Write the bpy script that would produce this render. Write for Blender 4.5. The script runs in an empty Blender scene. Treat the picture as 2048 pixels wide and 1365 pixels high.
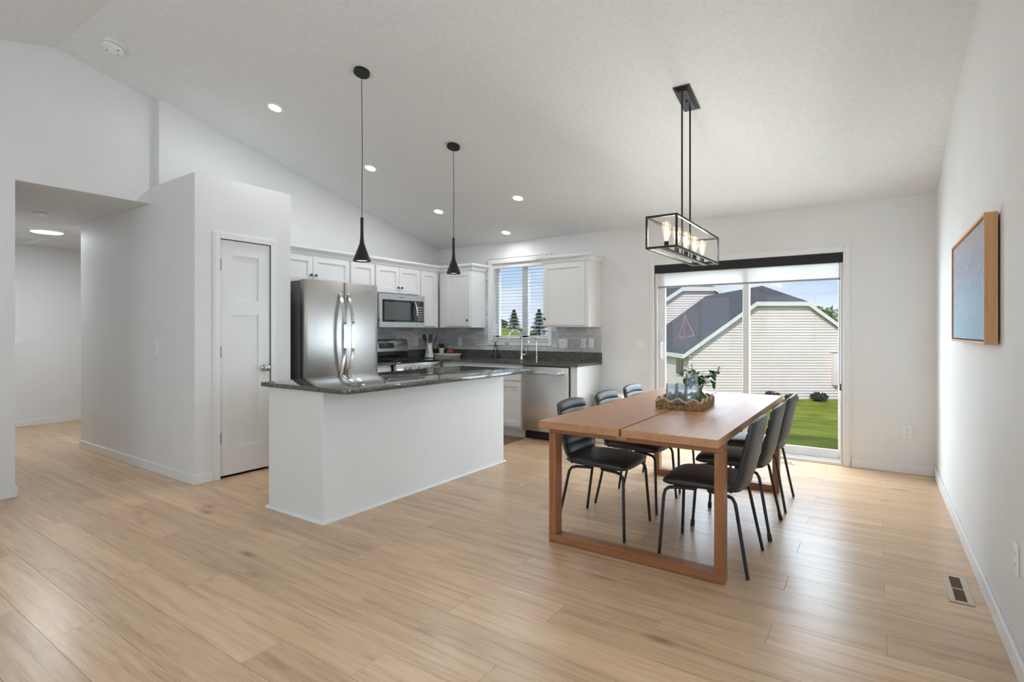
import bpy, bmesh, math, random
from mathutils import Vector, Matrix
random.seed(7)
PI = math.pi
sc = bpy.context.scene
COL = sc.collection

# ------------------------------------------------------------------ camera
YAW = math.radians(34.209)
cd = bpy.data.cameras.new('camera')
cd.sensor_width = 36.0
cd.lens = 1066.8 / 2048 * 36.0
cd.shift_y = -18.9 / 2048
cd.clip_start = 0.05
cd.clip_end = 600
cam = bpy.data.objects.new('camera', cd)
cam.location = (0, 0, 1.25)
cam.rotation_euler = (PI / 2, 0, YAW)
COL.objects.link(cam)
sc.camera = cam

# ------------------------------------------------------------------ colour management
vs = sc.view_settings
sc.display_settings.display_device = 'sRGB'
vs.view_transform = 'Standard'
vs.look = 'None'
vs.exposure = 0.08
vs.gamma = 1.0
vs.use_curve_mapping = False
cy = sc.cycles
cy.max_bounces = 8
cy.diffuse_bounces = 4
cy.glossy_bounces = 4
cy.transmission_bounces = 8
cy.transparent_max_bounces = 24
cy.caustics_reflective = False
cy.caustics_refractive = False
cy.sample_clamp_indirect = 6.0
cy.use_denoising = True
cy.use_adaptive_sampling = True
cy.adaptive_threshold = 0.12
cy.adaptive_min_samples = 16

# ------------------------------------------------------------------ world: summer sky with soft clouds
W = bpy.data.worlds.new('sky')
sc.world = W
W.use_nodes = True
nt = W.node_tree
nt.nodes.clear()
def N(nt, typ, **kw):
    n = nt.nodes.new(typ)
    for k, v in kw.items():
        if k.startswith('i_'):
            key = k[2:]
            key = int(key) if key.isdigit() else key.replace('_', ' ')
            n.inputs[key].default_value = v
        else:
            setattr(n, k, v)
    return n
def ramp(nt, stops, interp='LINEAR'):
    n = nt.nodes.new('ShaderNodeValToRGB')
    n.color_ramp.interpolation = interp
    els = n.color_ramp.elements
    while len(els) < len(stops):
        els.new(0.5)
    for e, (p, c) in zip(els, stops):
        e.position = p
        e.color = (c[0], c[1], c[2], 1)
    return n
tc = N(nt, 'ShaderNodeTexCoord')
sx = N(nt, 'ShaderNodeSeparateXYZ')
nt.links.new(tc.outputs['Generated'], sx.inputs[0])
grad = ramp(nt, [(0.0, (0.74, 0.84, 0.97)), (0.12, (0.47, 0.66, 0.96)), (0.5, (0.30, 0.52, 0.92)), (1.0, (0.22, 0.42, 0.85))])
nt.links.new(sx.outputs['Z'], grad.inputs[0])
mp = N(nt, 'ShaderNodeMapping')
mp.inputs['Scale'].default_value = (2.2, 2.2, 9.0)
nt.links.new(tc.outputs['Generated'], mp.inputs[0])
cn = N(nt, 'ShaderNodeTexNoise', i_Scale=2.3, i_Detail=7.0, i_Roughness=0.55)
nt.links.new(mp.outputs[0], cn.inputs['Vector'])
cr = ramp(nt, [(0.42, (0, 0, 0)), (0.68, (1, 1, 1))])
nt.links.new(cn.outputs['Fac'], cr.inputs[0])
mx = N(nt, 'ShaderNodeMixRGB')
mx.inputs['Color2'].default_value = (0.95, 0.97, 1.0, 1)
nt.links.new(cr.outputs['Color'], mx.inputs['Fac'])
nt.links.new(grad.outputs['Color'], mx.inputs['Color1'])
bg = N(nt, 'ShaderNodeBackground', i_Strength=1.0)
nt.links.new(mx.outputs[0], bg.inputs['Color'])
wo = N(nt, 'ShaderNodeOutputWorld')
nt.links.new(bg.outputs[0], wo.inputs[0])

# ------------------------------------------------------------------ sun (behind the house, lights the neighbour's gable and the lawn)
def light(name, typ, loc, energy, rot=None, color=(1, 1, 1), **kw):
    d = bpy.data.lights.new(name, typ)
    d.energy = energy
    d.color = color
    for k, v in kw.items():
        setattr(d, k, v)
    o = bpy.data.objects.new(name, d)
    o.location = loc
    if rot is not None:
        o.rotation_euler = rot
    COL.objects.link(o)
    return o
sun = light('sun', 'SUN', (-8, -12, 20), 2.5, color=(1.0, 0.96, 0.9), angle=math.radians(1.5))
sun.rotation_euler = Vector((0.02, 0.78, -0.62)).to_track_quat('-Z', 'Y').to_euler()
# added area lamps outside the unseen right-hand and rear windows, standing in for daylight
def window_fill_light(name, loc, target_dir, sx_, sy_, energy, color=(0.96, 0.98, 1.0)):
    o = light(name, 'AREA', loc, energy, color=color, shape='RECTANGLE', size=sx_, size_y=sy_)
    o.rotation_euler = Vector(target_dir).to_track_quat('-Z', 'Y').to_euler()
    return o
DAY = (0.765, 0.89, 1.0)
window_fill_light('right_window_fill', (0.62, 1.05, 1.45), (-1, 0, 0), 2.1, 1.5, 33, DAY)
window_fill_light('rear_window_fill', (-1.2, -3.1, 1.45), (0, 1, 0), 2.2, 1.5, 41, (0.74, 0.88, 1.0))
window_fill_light('rear_window_fill_2', (-3.9, -3.1, 1.45), (0, 1, 0), 1.6, 1.5, 26, (0.74, 0.88, 1.0))
# added lamps outside the patio door and kitchen window, tilted out of camera sight
for nm, loc, dr_, sw_, sh_, en, sp_, co in (
        ('patio_fill_sky', (-1.14, 6.50, 1.55), (0, -0.53, -0.848), 1.75, 1.5, 50, 100, DAY),
        ('patio_fill_ground', (-1.14, 6.50, 0.55), (0, -0.53, 0.848), 1.75, 1.3, 20, 100, (0.86, 0.95, 1.0)),
        ('patio_fill_west', (-0.62, 6.55, 1.0), (-0.86, -0.48, -0.12), 1.15, 1.6, 29, 96, DAY),
        ('kitchen_window_fill', (-3.857, 6.40, 1.95), (0, -0.5, -0.866), 0.85, 0.8, 12, 108, DAY),
        ('patio_fill_east', (-1.72, 6.50, 1.0), (0.92, -0.39, 0.0), 1.05, 1.6, 34, 88, DAY)):
    o_ = window_fill_light(nm, loc, dr_, sw_, sh_, en, co)
    o_.data.spread = math.radians(sp_)

# ------------------------------------------------------------------ mesh helpers
ORI = {}
class MB:
    def __init__(s, M=None):
        s.v = []; s.f = []; s.M = M
    def add(s, vs_, fs_):
        o = len(s.v)
        if s.M is not None:
            vs_ = [s.M @ Vector(p) for p in vs_]
        s.v += [tuple(p) for p in vs_]
        s.f += [tuple(i + o for i in f) for f in fs_]
        return s
    def box(s, x0, x1, y0, y1, z0, z1):
        if x0 > x1: x0, x1 = x1, x0
        if y0 > y1: y0, y1 = y1, y0
        if z0 > z1: z0, z1 = z1, z0
        return s.add([(x0,y0,z0),(x1,y0,z0),(x1,y1,z0),(x0,y1,z0),(x0,y0,z1),(x1,y0,z1),(x1,y1,z1),(x0,y1,z1)],
                     [(0,3,2,1),(4,5,6,7),(0,1,5,4),(1,2,6,5),(2,3,7,6),(3,0,4,7)])
    def prism(s, poly, ext):
        n = len(poly); e = Vector(ext)
        a = [Vector(p) for p in poly]
        nrm = Vector((0,0,0))
        for i in range(n):
            nrm += a[i].cross(a[(i+1) % n])
        if nrm.dot(e) > 0:
            a.reverse()
        b = [p + e for p in a]
        fs = [tuple(range(n)), tuple(range(2*n-1, n-1, -1))]
        for i in range(n):
            j = (i+1) % n
            fs.append((j, i, n+i, n+j))
        return s.add(a + b, fs)
    def lathe(s, prof, c=(0,0,0), n=24, axis='Z', caps=True):
        vs_ = []; fs = []
        for r, z in prof:
            for k in range(n):
                a = 2*PI*k/n
                p = (r*math.cos(a), r*math.sin(a), z)
                if axis == 'X': p = (z, p[0], p[1])
                elif axis == 'Y': p = (p[1], z, p[0])
                vs_.append((c[0]+p[0], c[1]+p[1], c[2]+p[2]))
        m = len(prof)
        for i in range(m-1):
            for k in range(n):
                l = (k+1) % n
                fs.append((i*n+k, i*n+l, (i+1)*n+l, (i+1)*n+k))
        if caps:
            if prof[0][0] > 1e-6: fs.append(tuple(range(n-1, -1, -1)))
            if prof[-1][0] > 1e-6: fs.append(tuple((m-1)*n+k for k in range(n)))
        return s.add(vs_, fs)
    def tube(s, path, r, n=8, closed=False, caps=True):
        P = [Vector(p) for p in path]; m = len(P)
        R = r if isinstance(r, (list, tuple)) else [r]*m
        vs_ = []; fs = []
        T = []
        for i in range(m):
            if closed: t = P[(i+1) % m] - P[(i-1) % m]
            else: t = P[min(i+1, m-1)] - P[max(i-1, 0)]
            T.append(t.normalized())
        up = Vector((0,0,1)) if abs(T[0].z) < 0.9 else Vector((1,0,0))
        nx = T[0].cross(up).normalized()
        for i in range(m):
            nx = (nx - T[i]*nx.dot(T[i])).normalized()
            ny = T[i].cross(nx)
            for k in range(n):
                a = 2*PI*k/n
                vs_.append(P[i] + (nx*math.cos(a) + ny*math.sin(a))*R[i])
        for i in range(m if closed else m-1):
            j = (i+1) % m
            for k in range(n):
                l = (k+1) % n
                fs.append((i*n+k, i*n+l, j*n+l, j*n+k))
        if caps and not closed:
            fs.append(tuple(range(n-1, -1, -1)))
            fs.append(tuple((m-1)*n+k for k in range(n)))
        return s.add(vs_, fs)
    def grid(s, fn, nu, nv, flip=False, wrap=False):
        vs_ = [fn(i/(nu-1 if not wrap else nu), j/(nv-1)) for j in range(nv) for i in range(nu)]
        fs = []
        for j in range(nv-1):
            for i in range(nu if wrap else nu-1):
                i2 = (i+1) % nu
                q = (j*nu+i, j*nu+i2, (j+1)*nu+i2, (j+1)*nu+i)
                fs.append(q[::-1] if flip else q)
        return s.add(vs_, fs)
    def mesh(s, name, mat, bevel=0.0, seg=2, smooth=True, angle=38, off=Vector((0,0,0)), fix=False, weld=0):
        me = bpy.data.meshes.new(name)
        me.from_pydata([(p[0]-off[0], p[1]-off[1], p[2]-off[2]) for p in s.v], [], s.f)
        if bevel > 0 or fix or weld:
            bm = bmesh.new(); bm.from_mesh(me)
            if weld:
                bmesh.ops.remove_doubles(bm, verts=bm.verts, dist=weld)
            if fix:
                bmesh.ops.recalc_face_normals(bm, faces=bm.faces)
            if bevel > 0:
                es = [e for e in bm.edges if len(e.link_faces) == 2 and e.calc_face_angle(0) > 0.5]
                bmesh.ops.bevel(bm, geom=es, offset=bevel, segments=seg, profile=0.5, affect='EDGES', clamp_overlap=True)
            bm.to_mesh(me); bm.free()
        if smooth:
            me.polygons.foreach_set('use_smooth', [True]*len(me.polygons))
            me.set_sharp_from_angle(angle=math.radians(angle))
        me.materials.append(mat)
        return me
    def build(s, name, mat, parent=None, local=False, **kw):
        if parent is not None:
            off = Vector((0,0,0)) if local else ORI.get(parent.name, Vector((0,0,0)))
            me = s.mesh(name, mat, off=off, **kw)
            o = bpy.data.objects.new(name, me)
            COL.objects.link(o)
            o.parent = parent
            ORI[o.name] = ORI.get(parent.name, Vector((0,0,0)))
            return o
        xs = [p[0] for p in s.v]; ys = [p[1] for p in s.v]; zs = [p[2] for p in s.v]
        off = Vector(((min(xs)+max(xs))/2, (min(ys)+max(ys))/2, min(zs)))
        me = s.mesh(name, mat, off=off, **kw)
        o = bpy.data.objects.new(name, me)
        COL.objects.link(o)
        o.location = off
        ORI[o.name] = off
        return o

def tag(o, label=None, cat=None, group=None, kind=None):
    if label: o['label'] = label
    if cat: o['category'] = cat
    if group: o['group'] = group
    if kind: o['kind'] = kind
    return o
def thing(name, label, cat, loc=(0,0,0), rotz=0.0, group=None, kind=None):
    o = bpy.data.objects.new(name, None)
    COL.objects.link(o)
    o.location = loc
    o.rotation_euler = (0, 0, rotz)
    o.empty_display_size = 0.05
    ORI[o.name] = Vector(loc)
    return tag(o, label, cat, group, kind)
def dup(root, loc, rotz, label=None):
    r = root.copy(); COL.objects.link(r)
    r.location = loc; r.rotation_euler = (0, 0, rotz)
    if label: r['label'] = label
    for ch in list(root.children):
        c = ch.copy(); COL.objects.link(c); c.parent = r
        for g in list(ch.children):
            d = g.copy(); COL.objects.link(d); d.parent = c
    ORI[r.name] = Vector(loc)
    return r
def share(name, me, parent, loc=(0,0,0)):
    o = bpy.data.objects.new(name, me); COL.objects.link(o)
    o.parent = parent
    o.location = Vector(loc) - ORI.get(parent.name, Vector((0,0,0)))
    return o
def basis(o, u, v, n):
    return Matrix(((u[0], v[0], n[0], o[0]), (u[1], v[1], n[1], o[1]), (u[2], v[2], n[2], o[2]), (0,0,0,1)))
# wall-facing frames: local x runs right for the viewer, local y up, local z out of the wall
def on_left(y, z, x):  return basis((x, y, z), (0,1,0), (0,0,1), (1,0,0))
def on_back(x, z, y):  return basis((x, y, z), (1,0,0), (0,0,1), (0,-1,0))
def on_right(y, z, x): return basis((x, y, z), (0,-1,0), (0,0,1), (-1,0,0))
def text_mesh(txt, size, mat, name, parent, M, depth=0.0006, align='CENTER'):
    cu = bpy.data.curves.new('t', 'FONT'); cu.body = txt; cu.size = size; cu.extrude = depth; cu.align_x = align
    cu.resolution_u = 3
    to = bpy.data.objects.new('t', cu); COL.objects.link(to)
    dg = bpy.context.evaluated_depsgraph_get()
    me = bpy.data.meshes.new_from_object(to.evaluated_get(dg))
    bpy.data.objects.remove(to); bpy.data.curves.remove(cu)
    me.transform(M)
    off = ORI.get(parent.name, Vector((0,0,0)))
    me.transform(Matrix.Translation(-off))
    me.name = name
    me.materials.clear(); me.materials.append(mat)
    o = bpy.data.objects.new(name, me); COL.objects.link(o); o.parent = parent
    ORI[o.name] = off
    return o

# ------------------------------------------------------------------ materials
def mat(name, col, rough=0.5, metal=0.0, spec=0.5, noise=None, bump=None, coat=0.0, rnoise=None, stretch=(1,1,1), emit=None, coords='Object', sheen=0):
    m = bpy.data.materials.new(name); m.use_nodes = True
    t = m.node_tree; b = t.nodes['Principled BSDF']
    b.inputs['Base Color'].default_value = (*col, 1)
    b.inputs['Roughness'].default_value = rough
    b.inputs['Metallic'].default_value = metal
    b.inputs['Specular IOR Level'].default_value = spec
    b.inputs['Coat Weight'].default_value = coat
    b.inputs['Coat Roughness'].default_value = 0.1
    if emit:
        b.inputs['Emission Color'].default_value = (*emit[0], 1); b.inputs['Emission Strength'].default_value = emit[1]
    tcn = N(t, 'ShaderNodeTexCoord'); mpn = N(t, 'ShaderNodeMapping')
    mpn.inputs['Scale'].default_value = stretch
    t.links.new(tcn.outputs[coords], mpn.inputs[0])
    if noise is None: noise = (6.0, 0.03)
    n1 = N(t, 'ShaderNodeTexNoise', i_Scale=noise[0], i_Detail=1.5)
    t.links.new(mpn.outputs[0], n1.inputs['Vector'])
    a = noise[1]
    r1 = ramp(t, [(0.3, tuple(max(0, c*(1-a)) for c in col)), (0.7, tuple(min(1, c*(1+a)) for c in col))])
    t.links.new(n1.outputs['Fac'], r1.inputs[0]); t.links.new(r1.outputs[0], b.inputs['Base Color'])
    if bump:
        n2 = N(t, 'ShaderNodeTexNoise', i_Scale=bump[0], i_Detail=1.5)
        t.links.new(mpn.outputs[0], n2.inputs['Vector'])
        bp = N(t, 'ShaderNodeBump', i_Strength=bump[1], i_Distance=bump[2] if len(bump) > 2 else 0.002)
        t.links.new(n2.outputs['Fac'], bp.inputs['Height']); t.links.new(bp.outputs[0], b.inputs['Normal'])
    if rnoise:
        n3 = N(t, 'ShaderNodeTexNoise', i_Scale=rnoise[0], i_Detail=2.0)
        t.links.new(mpn.outputs[0], n3.inputs['Vector'])
        mr = N(t, 'ShaderNodeMapRange'); mr.inputs['To Min'].default_value = rnoise[1]; mr.inputs['To Max'].default_value = rnoise[2]
        t.links.new(n3.outputs['Fac'], mr.inputs['Value']); t.links.new(mr.outputs[0], b.inputs['Roughness'])
    return m
def wood(name, c0, c1, c2, scale=1.0, axis='X', rough=0.4, rand=0.5, grain=34.0, knots=0.0, spec=0.5, tone=0.25, bumpn=0.0):
    m = bpy.data.materials.new(name); m.use_nodes = True
    t = m.node_tree; b = t.nodes['Principled BSDF']
    b.inputs['Roughness'].default_value = rough; b.inputs['Specular IOR Level'].default_value = spec
    tcn = N(t, 'ShaderNodeTexCoord'); oi = N(t, 'ShaderNodeObjectInfo')
    mul = N(t, 'ShaderNodeVectorMath', operation='SCALE'); mul.inputs[0].default_value = (37.0, 23.0, 11.0)
    t.links.new(oi.outputs['Random'], mul.inputs['Scale'])
    add = N(t, 'ShaderNodeVectorMath', operation='ADD')
    t.links.new(tcn.outputs['Object'], add.inputs[0]); t.links.new(mul.outputs[0], add.inputs[1])
    st = {'X': (0.9, grain/3, grain/3), 'Y': (grain/3, 0.9, grain/3), 'Z': (grain/3, grain/3, 0.9)}[axis]
    mpn = N(t, 'ShaderNodeMapping'); mpn.inputs['Scale'].default_value = tuple(k*scale for k in st)
    t.links.new(add.outputs[0], mpn.inputs[0])
    n1 = N(t, 'ShaderNodeTexNoise', i_Scale=1.3, i_Detail=6.0, i_Roughness=0.62, i_Distortion=0.6)
    t.links.new(mpn.outputs[0], n1.inputs['Vector'])
    n2 = N(t, 'ShaderNodeTexNoise', i_Scale=7.0, i_Detail=3.0, i_Roughness=0.6)
    t.links.new(mpn.outputs[0], n2.inputs['Vector'])
    mixf = N(t, 'ShaderNodeMixRGB'); mixf.inputs[0].default_value = 0.36
    t.links.new(n1.outputs['Fac'], mixf.inputs[1]); t.links.new(n2.outputs['Fac'], mixf.inputs[2])
    rp = ramp(t, [(0.30, c0), (0.52, c1), (0.72, c2)])
    t.links.new(mixf.outputs[0], rp.inputs[0])
    out = rp.outputs[0]
    hs = N(t, 'ShaderNodeHueSaturation')
    mr = N(t, 'ShaderNodeMapRange'); mr.inputs['To Min'].default_value = 1-tone/2; mr.inputs['To Max'].default_value = 1+tone/2
    t.links.new(oi.outputs['Random'], mr.inputs['Value']); t.links.new(mr.outputs[0], hs.inputs['Value'])
    t.links.new(out, hs.inputs['Color']); out = hs.outputs[0]
    if knots:
        sk = {'X': (2.2, 6.0, 6.0), 'Y': (6.0, 2.2, 6.0), 'Z': (6.0, 6.0, 2.2)}[axis]
        mk = N(t, 'ShaderNodeMapping'); mk.inputs['Scale'].default_value = sk
        t.links.new(add.outputs[0], mk.inputs[0])
        vo = N(t, 'ShaderNodeTexVoronoi', i_Scale=0.62); t.links.new(mk.outputs[0], vo.inputs['Vector'])
        kr = ramp(t, [(0.02, (1,1,1)), (0.13, (0,0,0))]); t.links.new(vo.outputs['Distance'], kr.inputs[0])
        km = N(t, 'ShaderNodeMath', operation='MULTIPLY'); km.inputs[1].default_value = knots
        t.links.new(kr.outputs[0], km.inputs[0])
        kx = N(t, 'ShaderNodeMixRGB'); kx.inputs[2].default_value = (c0[0]*0.35, c0[1]*0.32, c0[2]*0.3, 1)
        t.links.new(km.outputs[0], kx.inputs[0]); t.links.new(out, kx.inputs[1]); out = kx.outputs[0]
    t.links.new(out, b.inputs['Base Color'])
    if bumpn:
        bp = N(t, 'ShaderNodeBump', i_Strength=bumpn, i_Distance=0.001)
        t.links.new(n2.outputs['Fac'], bp.inputs['Height']); t.links.new(bp.outputs[0], b.inputs['Normal'])
    return m
def granite(name):
    m = bpy.data.materials.new(name); m.use_nodes = True
    t = m.node_tree; b = t.nodes['Principled BSDF']; b.inputs['Roughness'].default_value = 0.07; b.inputs['Specular IOR Level'].default_value = 0.55
    tcn = N(t, 'ShaderNodeTexCoord')
    v = N(t, 'ShaderNodeTexVoronoi', i_Scale=260.0); t.links.new(tcn.outputs['Object'], v.inputs['Vector'])
    n = N(t, 'ShaderNodeTexNoise', i_Scale=120.0, i_Detail=4.0); t.links.new(tcn.outputs['Object'], n.inputs['Vector'])
    bw = N(t, 'ShaderNodeSeparateColor'); t.links.new(v.outputs['Color'], bw.inputs[0])
    mxx = N(t, 'ShaderNodeMath', operation='MULTIPLY_ADD'); mxx.inputs[1].default_value = 0.7
    sc2 = N(t, 'ShaderNodeMath', operation='MULTIPLY'); sc2.inputs[1].default_value = 0.3; t.links.new(n.outputs['Fac'], sc2.inputs[0])
    t.links.new(bw.outputs[0], mxx.inputs[0]); t.links.new(sc2.outputs[0], mxx.inputs[2])
    r = ramp(t, [(0.15, (0.035,0.034,0.031)), (0.5, (0.085,0.082,0.074)), (0.72, (0.15,0.145,0.13)), (0.93, (0.36,0.34,0.29))])
    t.links.new(mxx.outputs[0], r.inputs[0]); t.links.new(r.outputs[0], b.inputs['Base Color'])
    return m
def thin_glass(name, tint=(1,1,1), refl=1.0, rough=0.0, frost=0.0, fcol=(1,1,1), glow=None):
    m = bpy.data.materials.new(name); m.use_nodes = True
    t = m.node_tree; t.nodes.clear()
    o = N(t, 'ShaderNodeOutputMaterial'); mxs = N(t, 'ShaderNodeMixShader')
    tr = N(t, 'ShaderNodeBsdfTransparent'); tr.inputs[0].default_value = (*tint, 1)
    src = tr.outputs[0]
    if frost:
        df = N(t, 'ShaderNodeBsdfTranslucent'); df.inputs[0].default_value = (*fcol, 1)
        d2_ = N(t, 'ShaderNodeBsdfDiffuse'); d2_.inputs[0].default_value = (*fcol, 1)
        m1 = N(t, 'ShaderNodeMixShader'); m1.inputs[0].default_value = 0.5
        t.links.new(df.outputs[0], m1.inputs[1]); t.links.new(d2_.outputs[0], m1.inputs[2])
        tcn = N(t, 'ShaderNodeTexCoord'); mp_ = N(t, 'ShaderNodeMapping'); mp_.inputs['Scale'].default_value = (60, 60, 6)
        nz = N(t, 'ShaderNodeTexNoise', i_Scale=1.0); t.links.new(tcn.outputs['Object'], mp_.inputs[0]); t.links.new(mp_.outputs[0], nz.inputs['Vector'])
        mr = N(t, 'ShaderNodeMapRange'); mr.inputs['From Min'].default_value = 0.3; mr.inputs['From Max'].default_value = 0.7
        mr.inputs['To Min'].default_value = frost*0.5; mr.inputs['To Max'].default_value = frost*1.5
        t.links.new(nz.outputs['Fac'], mr.inputs['Value'])
        m2 = N(t, 'ShaderNodeMixShader'); t.links.new(mr.outputs[0], m2.inputs[0])
        t.links.new(tr.outputs[0], m2.inputs[1]); t.links.new(m1.outputs[0], m2.inputs[2]); src = m2.outputs[0]
    if glow:
        ge = N(t, 'ShaderNodeEmission', i_Strength=glow[1]); ge.inputs[0].default_value = (*glow[0], 1)
        ga = N(t, 'ShaderNodeAddShader'); t.links.new(src, ga.inputs[0]); t.links.new(ge.outputs[0], ga.inputs[1]); src = ga.outputs[0]
    gl = N(t, 'ShaderNodeBsdfGlossy'); gl.inputs['Roughness'].default_value = rough
    fr = N(t, 'ShaderNodeFresnel', i_IOR=1.45); mm = N(t, 'ShaderNodeMath', operation='MULTIPLY'); mm.inputs[1].default_value = refl
    t.links.new(fr.outputs[0], mm.inputs[0]); t.links.new(mm.outputs[0], mxs.inputs[0])
    t.links.new(src, mxs.inputs[1]); t.links.new(gl.outputs[0], mxs.inputs[2]); t.links.new(mxs.outputs[0], o.inputs[0])
    return m
def emission(name, col, s):
    m = bpy.data.materials.new(name); m.use_nodes = True
    t = m.node_tree; t.nodes.clear()
    o = N(t, 'ShaderNodeOutputMaterial'); e = N(t, 'ShaderNodeEmission', i_Strength=s); e.inputs[0].default_value = (*col, 1)
    t.links.new(e.outputs[0], o.inputs[0]); return m
def translucent(name, col, amt=0.5):
    m = bpy.data.materials.new(name); m.use_nodes = True
    t = m.node_tree; t.nodes.clear()
    o = N(t, 'ShaderNodeOutputMaterial'); mxs = N(t, 'ShaderNodeMixShader'); mxs.inputs[0].default_value = amt
    d = N(t, 'ShaderNodeBsdfDiffuse'); d.inputs[0].default_value = (*col, 1)
    tl = N(t, 'ShaderNodeBsdfTranslucent')
    tcn = N(t, 'ShaderNodeTexCoord'); nn = N(t, 'ShaderNodeTexNoise', i_Scale=180.0); t.links.new(tcn.outputs['Object'], nn.inputs['Vector'])
    r = ramp(t, [(0.3, tuple(c*0.95 for c in col)), (0.7, col)]); t.links.new(nn.outputs['Fac'], r.inputs[0]); t.links.new(r.outputs[0], tl.inputs[0])
    t.links.new(d.outputs[0], mxs.inputs[1]); t.links.new(tl.outputs[0], mxs.inputs[2]); t.links.new(mxs.outputs[0], o.inputs[0])
    return m

M = {}
M['wall'] = mat('wall_paint', (0.80, 0.80, 0.795), 0.62, noise=(3, 0.01), spec=0.3)
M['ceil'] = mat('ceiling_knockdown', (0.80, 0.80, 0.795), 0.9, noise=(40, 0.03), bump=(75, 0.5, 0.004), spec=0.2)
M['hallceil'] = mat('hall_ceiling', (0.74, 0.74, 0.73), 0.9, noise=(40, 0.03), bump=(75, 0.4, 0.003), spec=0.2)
M['trim'] = mat('trim_white', (0.83, 0.83, 0.825), 0.38, noise=(4, 0.01))
M['cab'] = mat('cabinet_white', (0.82, 0.82, 0.815), 0.36, noise=(4, 0.01))
M['island'] = mat('island_paint', (0.81, 0.81, 0.80), 0.5, noise=(4, 0.01))
M['plank'] = wood('oak_plank', (0.45, 0.265, 0.145), (0.67, 0.45, 0.27), (0.77, 0.56, 0.36), axis='X', rough=0.30, knots=0.7, tone=0.20, spec=0.5, grain=46)
M['under'] = mat('subfloor', (0.20, 0.13, 0.08), 0.8)
M['granite'] = granite('granite')
M['steel'] = mat('brushed_steel', (0.385, 0.375, 0.36), 0.36, metal=1.0, noise=(60, 0.015), stretch=(1, 1, 0.05))
M['steel_dw'] = mat('brushed_steel_dishwasher', (0.70, 0.70, 0.69), 0.33, metal=1.0, noise=(60, 0.015), stretch=(1, 1, 0.05))
M['steel_h'] = mat('brushed_steel_horizontal', (0.64, 0.64, 0.63), 0.26, metal=1.0, noise=(60, 0.015), stretch=(0.05, 0.05, 1))
M['chrome'] = mat('chrome', (0.80, 0.80, 0.80), 0.08, metal=1.0)
M['nickel'] = mat('nickel', (0.55, 0.53, 0.50), 0.22, metal=1.0)
M['bronze'] = mat('dark_bronze', (0.09, 0.08, 0.075), 0.38, metal=0.8)
M['dsteel'] = mat('appliance_side_grey', (0.15, 0.15, 0.145), 0.45, metal=0.3)
M['black'] = mat('black_plastic', (0.012, 0.012, 0.013), 0.35)
M['bglass'] = mat('black_glass', (0.015, 0.015, 0.016), 0.05, spec=0.6)
M['iron'] = mat('cast_iron', (0.02, 0.02, 0.02), 0.6, bump=(200, 0.2))
M['bmetal'] = mat('black_metal', (0.018, 0.017, 0.016), 0.42, metal=0.2)
M['leg'] = mat('black_powder_coat', (0.016, 0.018, 0.020), 0.38)
M['leather'] = mat('black_leather', (0.026, 0.026, 0.027), 0.42, noise=(10, 0.2), bump=(260, 0.12, 0.001), spec=0.7)
M['table'] = wood('table_oak', (0.34, 0.142, 0.054), (0.49, 0.228, 0.092), (0.58, 0.29, 0.128), axis='Y', rough=0.40, tone=0.08, grain=60, spec=0.6)  # paler than the leg wood: part of the top's sheen sits in this colour
M['table'].node_tree.nodes['Principled BSDF'].inputs['Coat Weight'].default_value = 0.3
M['table'].node_tree.nodes['Principled BSDF'].inputs['Coat Roughness'].default_value = 0.3
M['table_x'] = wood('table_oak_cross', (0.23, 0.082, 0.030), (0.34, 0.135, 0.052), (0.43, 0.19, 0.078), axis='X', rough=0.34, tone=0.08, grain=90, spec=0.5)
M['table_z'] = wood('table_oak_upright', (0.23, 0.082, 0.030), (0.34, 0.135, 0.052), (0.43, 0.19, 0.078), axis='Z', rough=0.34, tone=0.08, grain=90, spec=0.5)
M['frame'] = wood('picture_frame_wood', (0.60, 0.31, 0.13), (0.76, 0.43, 0.195), (0.83, 0.50, 0.25), axis='Z', rough=0.5, grain=60)
M['glass'] = thin_glass('window_glass', (0.97, 0.98, 0.98), 0.22)
M['blueglass'] = thin_glass('blue_glass', (0.93, 0.972, 0.995), 0.7, 0.03, frost=0.12, fcol=(0.85, 0.97, 1.0))
M['clear'] = thin_glass('clear_glass', (0.86, 0.91, 0.91), 1.8, 0.02)
M['bulbglass'] = thin_glass('bulb_glass', (1.0, 0.95, 0.86), 0.5, glow=((1.0, 0.84, 0.58), 0.22))
M['slat'] = mat('blind_slat', (0.55, 0.55, 0.545), 0.5)
M['shade'] = translucent('roller_shade', (0.93, 0.93, 0.92), 0.36)
M['valance'] = mat('charcoal_fabric', (0.022, 0.022, 0.026), 0.8, bump=(500, 0.2))
M['alu'] = mat('grey_rail', (0.36, 0.36, 0.36), 0.5)
M['vinyl'] = mat('white_vinyl', (0.80, 0.80, 0.80), 0.35)
M['plate'] = mat('white_plastic', (0.86, 0.86, 0.85), 0.3)
M['slot'] = mat('slot_dark', (0.05, 0.05, 0.05), 0.6)
M['vent'] = mat('vent_beige', (0.60, 0.49, 0.40), 0.4, metal=0.0)
M['ventdark'] = mat('vent_inside', (0.055, 0.028, 0.014), 0.7)
M['ventslat'] = mat('vent_slat', (0.22, 0.13, 0.07), 0.5, metal=0.4)
M['canlit'] = emission('lamp_lens', (1.0, 0.985, 0.95), 14.0)
M['halllit'] = emission('hall_lamp_lens', (1.0, 0.98, 0.94), 5.0)
M['pendlit'] = emission('pendant_lens', (1.0, 0.96, 0.90), 3.0)
M['filament'] = emission('filament', (1.0, 0.80, 0.50), 60.0)
M['rope'] = mat('seagrass', (0.34, 0.20, 0.095), 0.8, noise=(90, 0.75), bump=(120, 0.9, 0.004))
M['rim'] = mat('natural_rope', (0.56, 0.42, 0.27), 0.85, noise=(140, 0.25), bump=(260, 0.5, 0.002))
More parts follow.
